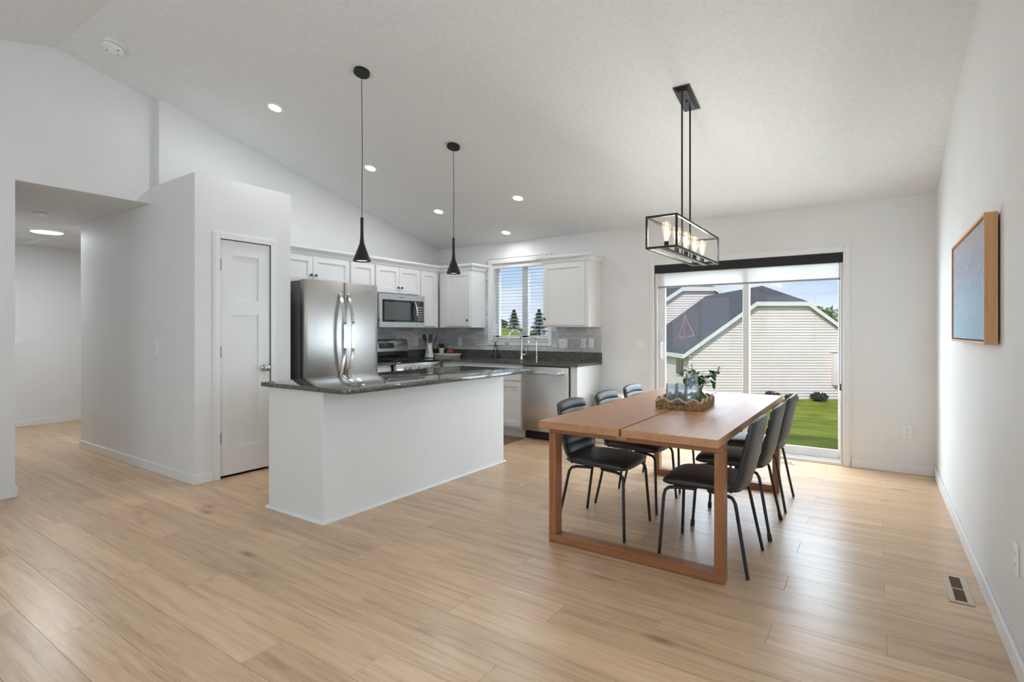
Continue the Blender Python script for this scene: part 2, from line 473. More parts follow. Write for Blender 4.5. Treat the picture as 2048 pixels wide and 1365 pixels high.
M['navy'] = mat('navy_rubber', (0.018, 0.025, 0.05), 0.45)
M['ceramic'] = mat('white_ceramic', (0.82, 0.82, 0.80), 0.2)
M['potclay'] = mat('cream_pot', (0.72, 0.62, 0.50), 0.6)
M['leaf'] = mat('leaf_green', (0.045, 0.16, 0.055), 0.45, noise=(40, 0.35))
M['leafd'] = mat('leaf_dark_green', (0.025, 0.10, 0.03), 0.5, noise=(40, 0.35))
M['stem'] = mat('stem_brown', (0.16, 0.10, 0.05), 0.6)
M['petal'] = mat('petal_coral', (0.42, 0.13, 0.08), 0.6)
M['petalw'] = mat('petal_white', (0.62, 0.58, 0.58), 0.6)
M['vase'] = mat('green_vase_glass', (0.10, 0.14, 0.06), 0.12, spec=0.6)
M['soil'] = mat('soil', (0.04, 0.03, 0.02), 0.9)
M['red'] = mat('red_clay', (0.42, 0.055, 0.025), 0.35)
M['bookw'] = mat('book_cover_pale', (0.78, 0.68, 0.62), 0.5)
M['bookd'] = mat('book_cover_dark', (0.05, 0.045, 0.05), 0.5)
M['paper'] = mat('paper', (0.80, 0.78, 0.72), 0.8)
M['tile'] = None
M['grout'] = mat('grout', (0.55, 0.55, 0.545), 0.8)
M['rug'] = mat('brown_mat', (0.20, 0.115, 0.07), 0.9, noise=(60, 0.5), bump=(150, 0.5))
M['rugedge'] = mat('mat_edge', (0.55, 0.44, 0.32), 0.8)
M['copper'] = mat('copper_wire', (0.75, 0.36, 0.24), 0.3, metal=0.6)
M['siding'] = mat('white_siding', (0.86, 0.77, 0.73), 0.6, noise=(2, 0.03))
M['fascia'] = mat('white_fascia', (0.84, 0.83, 0.80), 0.5)
M['shingle'] = mat('grey_shingle', (0.105, 0.10, 0.105), 0.9, noise=(6, 0.35), stretch=(1, 1, 3), bump=(30, 0.6, 0.02))
M['grass'] = mat('lawn_grass', (0.29, 0.325, 0.045), 0.95, noise=(0.9, 0.30), bump=(60, 1.0, 0.03), spec=0.1)
M['conifer'] = mat('conifer_needles', (0.05, 0.11, 0.055), 0.8, noise=(3, 0.5))
M['treeleaf'] = mat('tree_leaves', (0.15, 0.22, 0.05), 0.7, noise=(2, 0.5))
M['bark'] = mat('bark', (0.09, 0.06, 0.04), 0.9)
M['shrub'] = mat('shrub_leaves', (0.045, 0.05, 0.035), 0.8, noise=(6, 0.6))
M['skin'] = mat('outer_wall', (0.5, 0.5, 0.48), 0.8)
def tile_mat():
    m = bpy.data.materials.new('grey_stone_tile'); m.use_nodes = True
    t = m.node_tree; b = t.nodes['Principled BSDF']; b.inputs['Roughness'].default_value = 0.3
    tcn = N(t, 'ShaderNodeTexCoord'); oi = N(t, 'ShaderNodeObjectInfo')
    mul = N(t, 'ShaderNodeVectorMath', operation='SCALE'); mul.inputs[0].default_value = (31.0, 17.0, 7.0)
    t.links.new(oi.outputs['Random'], mul.inputs['Scale'])
    add = N(t, 'ShaderNodeVectorMath', operation='ADD'); t.links.new(tcn.outputs['Object'], add.inputs[0]); t.links.new(mul.outputs[0], add.inputs[1])
    mpn = N(t, 'ShaderNodeMapping'); mpn.inputs['Scale'].default_value = (4, 4, 60); t.links.new(add.outputs[0], mpn.inputs[0])
    n1 = N(t, 'ShaderNodeTexNoise', i_Scale=1.5, i_Detail=5.0, i_Roughness=0.6); t.links.new(mpn.outputs[0], n1.inputs['Vector'])
    r = ramp(t, [(0.3, (0.44,0.44,0.435)), (0.55, (0.60,0.60,0.595)), (0.75, (0.76,0.76,0.75))]); t.links.new(n1.outputs['Fac'], r.inputs[0])
    hs = N(t, 'ShaderNodeHueSaturation'); mr = N(t, 'ShaderNodeMapRange'); mr.inputs['To Min'].default_value = 0.8; mr.inputs['To Max'].default_value = 1.2
    t.links.new(oi.outputs['Random'], mr.inputs['Value']); t.links.new(mr.outputs[0], hs.inputs['Value']); t.links.new(r.outputs[0], hs.inputs['Color'])
    t.links.new(hs.outputs[0], b.inputs['Base Color'])
    return m
M['tile'] = tile_mat()
def art_mat(y0, y1, z0, z1):
    # abstract canvas: lavender-grey above, pale blue below, with loose rows of pale loops
    m = bpy.data.materials.new('abstract_canvas'); m.use_nodes = True
    t = m.node_tree; b = t.nodes['Principled BSDF']; b.inputs['Roughness'].default_value = 0.7
    g = N(t, 'ShaderNodeNewGeometry'); s = N(t, 'ShaderNodeSeparateXYZ'); t.links.new(g.outputs['Position'], s.inputs[0])
    mr = N(t, 'ShaderNodeMapRange'); mr.inputs['From Min'].default_value = z0; mr.inputs['From Max'].default_value = z1
    t.links.new(s.outputs['Z'], mr.inputs['Value'])
    r = ramp(t, [(0.0, (0.33,0.56,0.74)), (0.35, (0.37,0.54,0.72)), (0.65, (0.37,0.42,0.54)), (1.0, (0.44,0.41,0.47))])
    t.links.new(mr.outputs[0], r.inputs[0])
    # loops: sinusoid rows
    def math_(op, a, b_=None, c=None):
        n = N(t, 'ShaderNodeMath', operation=op)
        for i, q in enumerate((a, b_, c)):
            if q is None: continue
            if isinstance(q, (int, float)): n.inputs[i].default_value = q
            else: t.links.new(q, n.inputs[i])
        return n.outputs[0]
    nz = N(t, 'ShaderNodeTexNoise', i_Scale=5.0, i_Detail=2.0); t.links.new(g.outputs['Position'], nz.inputs['Vector'])
    w = math_('MULTIPLY', math_('SUBTRACT', nz.outputs['Fac'], 0.5), 0.22)
    yy = math_('ADD', s.outputs['Y'], w)
    wave = math_('ABSOLUTE', math_('SINE', math_('MULTIPLY', yy, 34.0)))
    zz = math_('ADD', math_('MULTIPLY', math_('ADD', s.outputs['Z'], w), 9.0), math_('MULTIPLY', wave, 0.75))
    fr = math_('ABSOLUTE', math_('SUBTRACT', math_('FRACT', zz), 0.5))
    line = ramp(t, [(0.0, (1,1,1)), (0.055, (1,1,1)), (0.11, (0,0,0))]); t.links.new(fr, line.inputs[0])
    n2 = N(t, 'ShaderNodeTexNoise', i_Scale=14.0, i_Detail=3.0); t.links.new(g.outputs['Position'], n2.inputs['Vector'])
    am = math_('MULTIPLY', line.outputs[0], math_('MULTIPLY', n2.outputs['Fac'], 0.75))
    mxx = N(t, 'ShaderNodeMixRGB'); mxx.inputs[2].default_value = (0.68, 0.72, 0.78, 1)
    t.links.new(am, mxx.inputs[0]); t.links.new(r.outputs[0], mxx.inputs[1]); t.links.new(mxx.outputs[0], b.inputs['Base Color'])
    return m
# ------------------------------------------------------------------ room shell
XR, YB, XL, XH = 0.437, 5.84, -5.278, -5.36
YP, XP, YE, ZP = 2.137, -4.575, 2.998, 2.55
YR, SL, YRG = -2.92, 0.241, 1.46
ZHC = 2.395
def rz(y):
    return 2.44 + SL*(YB - y) if y > YRG else 2.44 + SL*(YB - YRG) - SL*(YRG - y)
def struct(o, label, cat):
    return tag(o, label, cat, kind='structure')

# floor: slab + oak planks
fl = MB().box(-9.45, 0.60, -3.1, 6.0, -0.12, -0.012).build('floor', M['under'], smooth=False)
struct(fl, 'light oak plank floor running through room and hall', 'floor')
PW, PL, PX0, PY0 = 0.178, 1.209, 0.04, 0.731
_pc = {}
def plank_mesh(L, wid):
    key = (round(L, 3), round(wid, 3))
    if key not in _pc:
        g = 0.00035
        _pc[key] = MB().box(-L/2+g, L/2-g, -wid/2+g, wid/2-g, -0.012, 0.0).mesh('plank', M['plank'], bevel=0.0007, seg=1, smooth=False)
    return _pc[key]
r0 = -8
for r in range(r0, 29):
    ya = PY0 + r*PW; yb = min(ya + PW, YB + 0.05); yc = (ya+yb)/2
    if yc > YB: break
    off = (1 - r) % 3
    if yc < 1.22 - 0.05: spans = [(XH, XR+0.02)]
    elif yc < YP: spans = [(-9.27, XR+0.02)]
    elif yc < YE: spans = [(-4.6, XR+0.02), (-9.27, -7.06)]
    elif yc < 5.32: spans = [(-4.9, XR+0.02)]
    else: spans = [(-2.9, XR+0.02)]
    for a, b in spans:
        k = 0
        x = PX0 - 0.403*off + PL*2
        while x > a:
            x1 = min(x, b); x0 = max(x - PL, a)
            if x1 - x0 > 0.03:
                share('plank', plank_mesh(x1-x0, yb-ya), fl, ((x0+x1)/2, yc, 0))
            x -= PL
MB().box(XH, XR+0.02, -3.0, PY0 + r0*PW, -0.012, 0.0).build('plank_field', M['plank'], fl, smooth=False)

# ceilings
cl = MB()
for (ya, yb) in ((YRG, 6.05), (-3.15, YRG)):
    cl.prism([(-5.65, ya, rz(ya)), (-5.65, yb, rz(yb)), (-5.65, yb, rz(yb)+0.15), (-5.65, ya, rz(ya)+0.15)], (6.3, 0, 0))
struct(cl.build('ceiling', M['ceil'], smooth=False), 'white vaulted ceiling with knockdown texture', 'ceiling')
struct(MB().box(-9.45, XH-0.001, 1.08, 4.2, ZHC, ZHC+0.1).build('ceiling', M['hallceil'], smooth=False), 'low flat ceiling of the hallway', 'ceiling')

# walls
wb = MB()
wx = [(-5.42, -4.295, 0, 2.5), (-4.295, -3.419, 0, 1.146), (-4.295, -3.419, 2.165, 2.5), (-3.419, -2.034, 0, 2.5), (-2.034, -0.243, 1.99, 2.5), (-0.243, 0.58, 0, 2.5)]
for x0, x1, z0, z1 in wx: wb.box(x0, x1, YB, YB+0.14, z0, z1)
struct(wb.build('wall_back', M['wall'], smooth=False), 'white back wall with kitchen window and sliding door', 'wall')
wl = MB().prism([(XL, 2.164, 0), (XL, YB+0.1, 0), (XL, YB+0.1, rz(YB+0.1)+0.04), (XL, 2.164, rz(2.164)+0.04)], (-0.082, 0, 0))
struct(wl.build('wall_left', M['wall'], smooth=False), 'white kitchen wall rising to the sloped ceiling behind cabinets', 'wall')
wh = MB()
wh.prism([(XH, -3.06, 0), (XH, 1.22, 0), (XH, 1.22, rz(1.22)+0.04), (XH, -3.06, rz(-3.06)+0.04)], (-0.12, 0, 0))
wh.prism([(XH, 1.22, 2.40), (XH, 2.164, 2.40), (XH, 2.164, rz(2.164)+0.04), (XH, YRG, rz(YRG)+0.04), (XH, 1.22, rz(1.22)+0.04)], (-0.12, 0, 0))
struct(wh.build('wall_hall', M['wall'], smooth=False), 'white left wall with wide hallway opening', 'wall')
wr = MB()
wr.prism([(XR, 2.1, 0), (XR, 5.98, 0), (XR, 5.98, rz(5.98)+0.04), (XR, 2.1, rz(2.1)+0.04)], (0.14, 0, 0))
wr.prism([(XR, -3.06, 0), (XR, 0, 0), (XR, 0, rz(0)+0.04), (XR, -3.06, rz(-3.06)+0.04)], (0.14, 0, 0))
wr.box(XR, XR+0.14, 0, 2.1, 0, 0.7)
wr.prism([(XR, 0, 2.2), (XR, 2.1, 2.2), (XR, 2.1, rz(2.1)+0.04), (XR, YRG, rz(YRG)+0.04), (XR, 0, rz(0)+0.04)], (0.14, 0, 0))
struct(wr.build('wall_right', M['wall'], smooth=False), 'white right-hand wall carrying the framed painting', 'wall')
wrr = MB()
for x0, x1, z0, z1 in [(-5.4, -4.7, 0, 2.5), (-4.7, -3.1, 0, 0.7), (-4.7, -3.1, 2.2, 2.5), (-3.1, -2.3, 0, 2.5), (-2.3, -0.1, 0, 0.7), (-2.3, -0.1, 2.2, 2.5), (-0.1, 0.56, 0, 2.5)]:
    wrr.box(x0, x1, YR-0.14, YR, z0, z1)
struct(wrr.build('wall_rear', M['wall'], smooth=False), 'white rear wall behind the viewpoint with two added windows', 'wall')
# pantry enclosure
wp = MB()
wp.box(-7.06, XP, YP, YP+0.11, 0, ZP)
wp.box(XP-0.11, XP, YP+0.11, 2.335, 0, ZP); wp.box(XP-0.11, XP, 2.795, YE, 0, ZP); wp.box(XP-0.11, XP, 2.335, 2.795, 2.04, ZP)
wp.box(XL+0.001, XP-0.11, YE-0.1, YE, 0, ZP); wp.box(XL+0.001, XP-0.11, YP+0.11, YE-0.1, ZP-0.05, ZP)
struct(wp.build('wall_pantry', M['wall'], smooth=False), 'boxed-out white pantry closet below the sloped ceiling', 'wall')
struct(MB().box(-9.39, -9.27, 1.1, 4.2, 0, 2.42).box(-9.27, XH-0.12, 1.10, 1.22, 0, 2.42).box(-9.27, -7.06, 4.08, 4.2, 0, 2.42).box(-7.06, -6.95, YP+0.11, 4.2, 0, 2.42)
       .build('wall_hallway', M['wall'], smooth=False), 'white end wall of the hallway', 'wall')

# baseboards
BH, BT = 0.083, 0.014
def bb(name, boxes, label):
    m = MB()
    for q in boxes: m.box(*q, 0.0, BH)
    struct(m.build(name, M['trim'], bevel=0.003, seg=1), label, 'baseboard')
bb('baseboard_right', [(XR-BT, XR, YR, YB-BT)], 'white baseboard along the right-hand wall')
bb('baseboard_back', [(-0.175, XR-BT, YB-BT, YB)], 'white baseboard right of the sliding door')
bb('baseboard_back', [(-2.69, -2.09, YB-BT, YB)], 'white baseboard between cabinet end and sliding door')
bb('baseboard_pantry', [(-7.06, XP+BT, YP-BT, YP), (XP, XP+BT, YP, 2.280)], 'white baseboard around the pantry corner')
bb('baseboard_pantry', [(XP, XP+BT, 2.854, YE)], 'short white baseboard right of pantry door')
bb('baseboard_hallway', [(-9.27, -9.27+BT, 1.22, 4.08)], 'white baseboard on the hallway end wall')
bb('baseboard_left', [(XH, XH+BT, YR, 1.22+BT), (XH-0.12, XH, 1.22, 1.22+BT)], 'white baseboard left of the hallway opening')

# ---- kitchen window (window_1)
w1 = thing('window_1', 'two-light white kitchen window over the sink', 'window', (-3.857, YB, 1.146), kind='structure')
X0, X1, Z0, Z1 = -4.295, -3.419, 1.146, 2.165
c = MB()
c.box(X0-0.062, X0, YB-0.016, YB, Z0-0.078, Z1+0.062); c.box(X1, X1+0.062, YB-0.016, YB, Z0-0.078, Z1+0.062)
c.box(X0, X1, YB-0.016, YB, Z1, Z1+0.062); c.box(X0, X1, YB-0.016, YB, Z0-0.078, Z0)
c.box(X0-0.062, X1+0.062, YB-0.022, YB, Z1+0.062, Z1+0.075)
c.build('casing', M['trim'], w1, bevel=0.003, seg=1)
c = MB()
c.box(X0, X0+0.012, YB, YB+0.09, Z0, Z1); c.box(X1-0.012, X1, YB, YB+0.09, Z0, Z1); c.box(X0, X1, YB, YB+0.09, Z1-0.012, Z1); c.box(X0-0.01, X1+0.01, YB-0.03, YB+0.09, Z0-0.016, Z0)
c.build('jamb', M['trim'], w1, smooth=False)
c = MB()
FY0, FY1 = YB+0.085, YB+0.135
for q in [(X0, X0+0.055, Z0, Z1), (X1-0.055, X1, Z0, Z1), (X0, X1, Z0, Z0+0.05), (X0, X1, Z1-0.05, Z1), (-3.865, -3.775, Z0, Z1)]:
    c.box(q[0], q[1], FY0, FY1, q[2], q[3])
c.build('frame', M['vinyl'], w1, bevel=0.003, seg=1)
for a, b in ((X0+0.055, -3.865), (-3.775, X1-0.055)):
    MB().box(a, b, FY0+0.02, FY0+0.026, Z0+0.05, Z1-0.05).build('pane', M['glass'], w1, smooth=False)
# venetian blind
vb = thing('venetian_blind', 'white horizontal slat blind hanging open in the kitchen window', 'blind', (-3.857, YB+0.045, Z0))
MB().box(X0+0.014, X1-0.014, YB+0.012, YB+0.07, Z1-0.065, Z1-0.014).build('headrail', M['trim'], vb, bevel=0.003)
sl = MB()
n = 20
half = 0.43
for j in range(2):
    pass
def slat_fn(u, v):
    return (-half + 2*half*u, -0.019 + 0.038*v, 0.0022*(1-(2*v-1)**2))
sl.grid(slat_fn, 2, 6)
sl.grid(lambda u, v: (slat_fn(u, v)[0], slat_fn(u, v)[1], slat_fn(u, v)[2]-0.0024), 2, 6, flip=True)
sl.box(-half, half, -0.0192, -0.0185, -0.0022, 0.0); sl.box(-half, half, 0.0185, 0.0192, -0.0022, 0.0)
slm = sl.mesh('slat', M['slat'])
zb = Z0 + 0.028
k = 0
while True:
    z = zb + 0.022 + k*0.0432
    if z > Z1 - 0.075: break
    share('slat', slm, vb, (-3.857, YB+0.042, z)); k += 1
MB().box(X0+0.016, X1-0.016, YB+0.022, YB+0.062, Z0+0.004, Z0+0.028).build('bottom_rail', M['trim'], vb, bevel=0.003)
for x in (-4.15, -3.857, -3.53):
    MB().tube([(x, YB+0.018, Z0+0.02), (x, YB+0.018, Z1-0.06)], 0.0012, 5).build('ladder_cord', M['plate'], vb)
MB().tube([(-4.232, YB+0.012, 1.36), (-4.232, YB+0.012, 2.10)], 0.004, 6).build('tilt_wand', M['alu'], vb)

# ---- sliding patio door (door_2)
d2 = thing('door_2', 'white sliding glass patio door to the lawn', 'door', (-1.14, YB, 0), kind='structure')
A, B, T = -2.034, -0.243, 1.99
c = MB()
for i, (w, th) in enumerate(((0.060, 0.012), (0.044, 0.017), (0.018, 0.021))):
    c.box(A-w, A, YB-th, YB, 0, T+w); c.box(B, B+w, YB-th, YB, 0, T+w); c.box(A, B, YB-th, YB, T, T+w)
c.build('casing', M['trim'], d2, bevel=0.002, seg=1)
c = MB()
c.box(A, A+0.03, YB+0.0, YB+0.14, 0, T); c.box(B-0.022, B, YB, YB+0.14, 0, T); c.box(A, B, YB, YB+0.14, T-0.03, T)
c.build('jamb', M['vinyl'], d2, bevel=0.002, seg=1)
c = MB().box(A, B, YB-0.01, YB+0.14, 0.0, 0.028).box(A, B, YB+0.03, YB+0.04, 0.028, 0.042).box(A, B, YB+0.085, YB+0.095, 0.028, 0.045)
c.build('threshold', M['vinyl'], d2, bevel=0.002, seg=1)
def slider_panel(x0, x1, y0, y1, sw0, sw1, name):
    p = MB()
    p.box(x0, x0+sw0, y0, y1, 0.04, T-0.03); p.box(x1-sw1, x1, y0, y1, 0.04, T-0.03)
    p.box(x0+sw0, x1-sw1, y0, y1, 0.04, 0.122); p.box(x0+sw0, x1-sw1, y0, y1, T-0.10, T-0.03)
    o = p.build(name, M['vinyl'], d2, bevel=0.003, seg=1)
    MB().box(x0+sw0, x1-sw1, (y0+y1)/2-0.003, (y0+y1)/2+0.003, 0.122, T-0.10).build('pane', M['glass'], o, smooth=False)
    return o
lp = slider_panel(A+0.03, -1.062, YB+0.035, YB+0.068, 0.075, 0.062, 'sliding_panel')
rp_ = slider_panel(-1.125, B-0.022, YB+0.08, YB+0.113, 0.062, 0.022, 'fixed_panel')
hm = MB().box(-1.985, -1.955, YB+0.026, YB+0.036, 0.93, 1.15)
hm.tube([(-1.962, YB+0.03, 0.95), (-1.962, YB-0.012, 0.97), (-1.962, YB-0.02, 1.04), (-1.962, YB-0.012, 1.11), (-1.962, YB+0.03, 1.13)], 0.009, 8)
hm.build('pull_handle', M['plate'], lp)
MB().box(B-0.028, B-0.016, YB-0.004, YB+0.02, 0.70, 0.76).build('lock_catch', M['black'], d2, bevel=0.002)
# roller shade with charcoal valance
rs = thing('roller_shade', 'white roller shade with charcoal valance above the sliding door', 'shade', (-1.14, YB, 1.74))
MB().box(A+0.002, B-0.002, YB-0.012, YB+0.028, 1.897, 1.986).build('valance', M['valance'], rs, bevel=0.003)
MB().box(A+0.022, B-0.018, YB+0.014, YB+0.016, 1.752, 1.90).build('shade_cloth', M['shade'], rs, smooth=False)
MB().box(A+0.022, B-0.018, YB+0.008, YB+0.022, 1.735, 1.754).build('bottom_bar', M['alu'], rs, bevel=0.003)
MB().tube([(B-0.03, YB+0.008, 1.9), (B-0.03, YB+0.008, 0.76)], 0.0025, 6).build('pull_cord', M['black'], rs)
# copper wire triangle hung in the glass
ho = thing('wire_ornament', 'small copper wire pyramid hung against the sliding door glass', 'ornament', (-1.69, YB+0.0, 1.18))
P0, P1, P2, P3 = (-1.702, YB-0.002, 1.425), (-1.768, YB-0.012, 1.192), (-1.600, YB-0.012, 1.205), (-1.697, YB-0.07, 1.178)
for a, b, r in ((P0, P1, 0.0026), (P0, P2, 0.0026), (P0, P3, 0.0016), (P1, P3, 0.0018), (P3, P2, 0.0018), (P1, P2, 0.0018)):
    MB().tube([a, b], r, 6).build('wire', M['copper'], ho)
MB().tube([P0, (P0[0], YB+0.015, 1.737)], 0.0006, 4).build('thread', M['plate'], ho)

# ---- unseen windows added to let light in (beside and behind the viewpoint)
def plain_window(name, label, horiz, a, b, z0, z1, plane, inward):
    o = thing(name, label, 'window', ((plane, (a+b)/2, z0) if horiz == 'Y' else ((a+b)/2, plane, z0)), kind='structure')
    def bx(m, u0, u1, d0, d1, q0, q1):
        d0, d1 = plane + inward*d0, plane + inward*d1
        if horiz == 'Y': m.box(d0, d1, u0, u1, q0, q1)
        else: m.box(u0, u1, d0, d1, q0, q1)
    m = MB()
    for u0, u1, q0, q1 in ((a-0.06, a, z0-0.06, z1+0.06), (b, b+0.06, z0-0.06, z1+0.06), (a, b, z1, z1+0.06), (a, b, z0-0.06, z0)):
        bx(m, u0, u1, 0, 0.016, q0, q1)
    m.build('casing', M['trim'], o, smooth=False)
    m = MB()
    mid = (a+b)/2
    for u0, u1, q0, q1 in ((a, a+0.05, z0, z1), (b-0.05, b, z0, z1), (a+0.05, b-0.05, z0, z0+0.05), (a+0.05, b-0.05, z1-0.05, z1), (mid-0.03, mid+0.03, z0+0.05, z1-0.05)):
        bx(m, u0, u1, -0.10, -0.06, q0, q1)
    m.build('frame', M['vinyl'], o, smooth=False)
    for u0, u1 in ((a+0.05, mid-0.03), (mid+0.03, b-0.05)):
        m = MB(); bx(m, u0, u1, -0.083, -0.077, z0+0.05, z1-0.05); m.build('pane', M['glass'], o, smooth=False)
plain_window('added_window_2', 'added white window in the right wall beside the viewpoint', 'Y', 0.0, 2.1, 0.7, 2.2, XR, -1)
plain_window('added_window_3', 'added wide white window in the rear wall', 'X', -2.3, -0.1, 0.7, 2.2, YR, 1)
plain_window('added_window_4', 'added narrow white window in the rear wall', 'X', -4.7, -3.1, 0.7, 2.2, YR, 1)

# ---- pantry door (door_1)
d1 = thing('door_1', 'white two-panel pantry door with nickel knob', 'door', (XP, 2.565, 0), kind='structure')
DA, DB, DT = 2.341, 2.789, 2.032
c = MB()
for w, th in ((0.058, 0.011), (0.046, 0.016), (0.016, 0.013)):
    c.box(XP, XP+th, DA-0.004-w, DA-0.004, 0, DT+0.006+w); c.box(XP, XP+th, DB+0.004, DB+0.004+w, 0, DT+0.006+w); c.box(XP, XP+th, DA-0.004, DB+0.004, DT+0.006, DT+0.006+w)
c.build('casing', M['trim'], d1, bevel=0.002, seg=1)
def shaker(mb, u0, u1, v0, v1, panels, t=0.02, rec=0.009, n0=0.0):
    """flat slab with recessed rectangular panels; panels: list of (pu0,pu1,pv0,pv1)"""
    us = sorted({u0, u1, *[p[0] for p in panels], *[p[1] for p in panels]})
    vss = sorted({v0, v1, *[p[2] for p in panels], *[p[3] for p in panels]})
    for i in range(len(us)-1):
        for j in range(len(vss)-1):
            cu, cv = (us[i]+us[i+1])/2, (vss[j]+vss[j+1])/2
            inp = any(p[0] < cu < p[1] and p[2] < cv < p[3] for p in panels)
            top = n0 + t - (rec if inp else 0)
            mb.box(us[i], us[i+1], vss[j], vss[j+1], n0, top)
    return mb
fr = on_left(0, 0, XP-0.028)
lf = shaker(MB(fr), DA, DB, 0.022, DT, [(2.441, 2.683, 1.522, 1.907), (2.441, 2.683, 0.256, 1.395)], t=0.026, rec=0.011)
lfo = lf.build('leaf', M['trim'], d1, smooth=False)
for z in (1.815, 1.075, 0.343):
    MB().box(XP-0.006, XP+0.004, DA-0.010, DA+0.007, z-0.048, z+0.048).tube([(XP+0.004, DA-0.002, z-0.05), (XP+0.004, DA-0.002, z+0.05)], 0.006, 8).build('hinge', M['bronze'], d1)
kn = MB(on_left(2.737, 0.922, XP))
kn.lathe([(0.0, 0.0), (0.032, 0.0), (0.032, 0.004), (0.024, 0.010), (0.011, 0.013), (0.010, 0.032), (0.024, 0.040), (0.029, 0.052), (0.027, 0.064), (0.016, 0.071), (0.0, 0.073)], n=24)
kn.build('knob', M['nickel'], lfo)
MB().box(XP-0.004, XP+0.003, DB-0.004, DB+0.010, 0.89, 0.955).build('strike_plate', M['bronze'], d1)
# ------------------------------------------------------------------ kitchen
CT, CB = 0.892, 0.862          # worktop top / underside
ZU0, ZU1 = 1.303, 2.075        # upper cabinets
def knob(parent, Mx, u, v, n0):
    m = MB(Mx)
    pr = [(0.0, 0.0), (0.007, 0.0), (0.005, 0.004), (0.005, 0.013), (0.013, 0.018), (0.0145, 0.024), (0.011, 0.028), (0.0, 0.029)]
    vs_ = m
    mm = MB(Mx @ Matrix.Translation((u, v, n0)))
    mm.lathe(pr, n=14)
    return mm.build('knob', M['bronze'], parent)
def sdoor(parent, Mx, u0, u1, v0, v1, n0, kn=None, rail=0.057, name='door', flat=False):
    m = MB(Mx)
    if flat: m.box(u0, u1, v0, v1, n0, n0+0.019)
    else: shaker(m, u0, u1, v0, v1, [(u0+rail, u1-rail, v0+rail, v1-rail)], t=0.020, rec=0.012, n0=n0)
    o = m.build(name, M['cab'], parent, smooth=False)
    if kn: knob(o, Mx, kn[0], kn[1], n0+0.019)
    return o
UF = 0.31   # upper carcass depth
LU = on_left(0, 0, XL)      # left-wall frame: local x=Y, y=Z, z out
BU = on_back(0, 0, YB)      # back-wall frame: local x=X
def upper(label, Mx, u0, u1, v0, v1, doors, side=None, depth=UF, loc=None):
    P = Mx @ Vector(((u0+u1)/2, v0, depth/2))
    t = thing('upper_cabinet', label, 'cabinet', P, group='white wall cabinets')
    MB(Mx).box(u0, u1, v0, v1, 0.001, depth).build('body', M['cab'], t, bevel=0.0015, seg=1)
    for d in doors:
        sdoor(t, Mx, d[0], d[1], d[2], d[3], depth, d[4] if len(d) > 4 else None)
    return t
upper('white wall cabinet with two short doors above the refrigerator', LU, 3.001, 3.992, 1.752, ZU1, [(3.03, 3.503, 1.768, 2.052, (3.476, 1.85)), (3.509, 3.982, 1.768, 2.052, (3.536, 1.85))])
upper('narrow white wall cabinet between refrigerator and microwave', LU, 3.996, 4.362, ZU0, ZU1, [(4.006, 4.352, 1.325, 2.052, (4.325, 1.39))])
upper('white wall cabinet with two short doors above the microwave', LU, 4.366, 5.130, 1.712, ZU1, [(4.378, 4.754, 1.73, 2.052, (4.727, 1.80)), (4.760, 5.118, 1.73, 2.052, (4.787, 1.80))])
upper('narrow white wall cabinet right of the microwave', LU, 5.134, 5.50, ZU0, ZU1, [(5.150, 5.440, 1.325, 2.052, (5.178, 1.40))])
upper('white single-door wall cabinet left of the kitchen window', BU, XL+0.311, -4.402, ZU0, ZU1, [(-4.85, -4.425, 1.325, 2.052, (-4.452, 1.40))])
ur = upper('white single-door wall cabinet right of the kitchen window', BU, -3.300, -2.694, ZU0, ZU1, [(-3.285, -2.745, 1.325, 2.052, (-3.258, 1.40))], depth=0.32)
# crown mouldings
def crown(path, name, label, parent=None):
    """sweep a crown profile along a mitred path of (x, y, nx, ny) outward offsets; profile (out, z)"""
    prof = [(0.0, 2.055), (0.010, 2.055), (0.010, 2.070), (0.024, 2.070), (0.026, 2.080), (0.036, 2.098), (0.050, 2.108), (0.050, 2.120), (0.066, 2.120), (0.066, 2.146), (0.0, 2.146)]
    m = MB(); n = len(prof); vs_ = []; fs = []
    for (x, y, nx, ny) in path:
        for o_, z in prof: vs_.append((x + nx*o_, y + ny*o_, z))
    for i in range(len(path)-1):
        for k in range(n):
            l = (k+1) % n
            fs.append((i*n+k, i*n+l, (i+1)*n+l, (i+1)*n+k))
    fs.append(tuple(range(n))); fs.append(tuple((len(path)-1)*n+k for k in range(n-1, -1, -1)))
    m.add(vs_, fs)
    o = m.build(name, M['cab'], parent, fix=True, smooth=False)
    if parent is None: struct(o, label, 'crown moulding')
    return o
fx, fy = XL+UF, YB-UF
crown([(fx, 3.001, 1, 0), (fx, fy, 1, -1), (-4.402, fy, 1, -1), (-4.402, YB-0.001, 1, 0)], 'trim_1', 'white crown moulding on the left run of wall cabinets')
crown([(-3.300, YB-0.001, -1, 0), (-3.300, YB-0.32, -1, -1), (-2.694, YB-0.32, 1, -1), (-2.694, YB-0.001, 1, 0)], 'crown_moulding', '', ur)

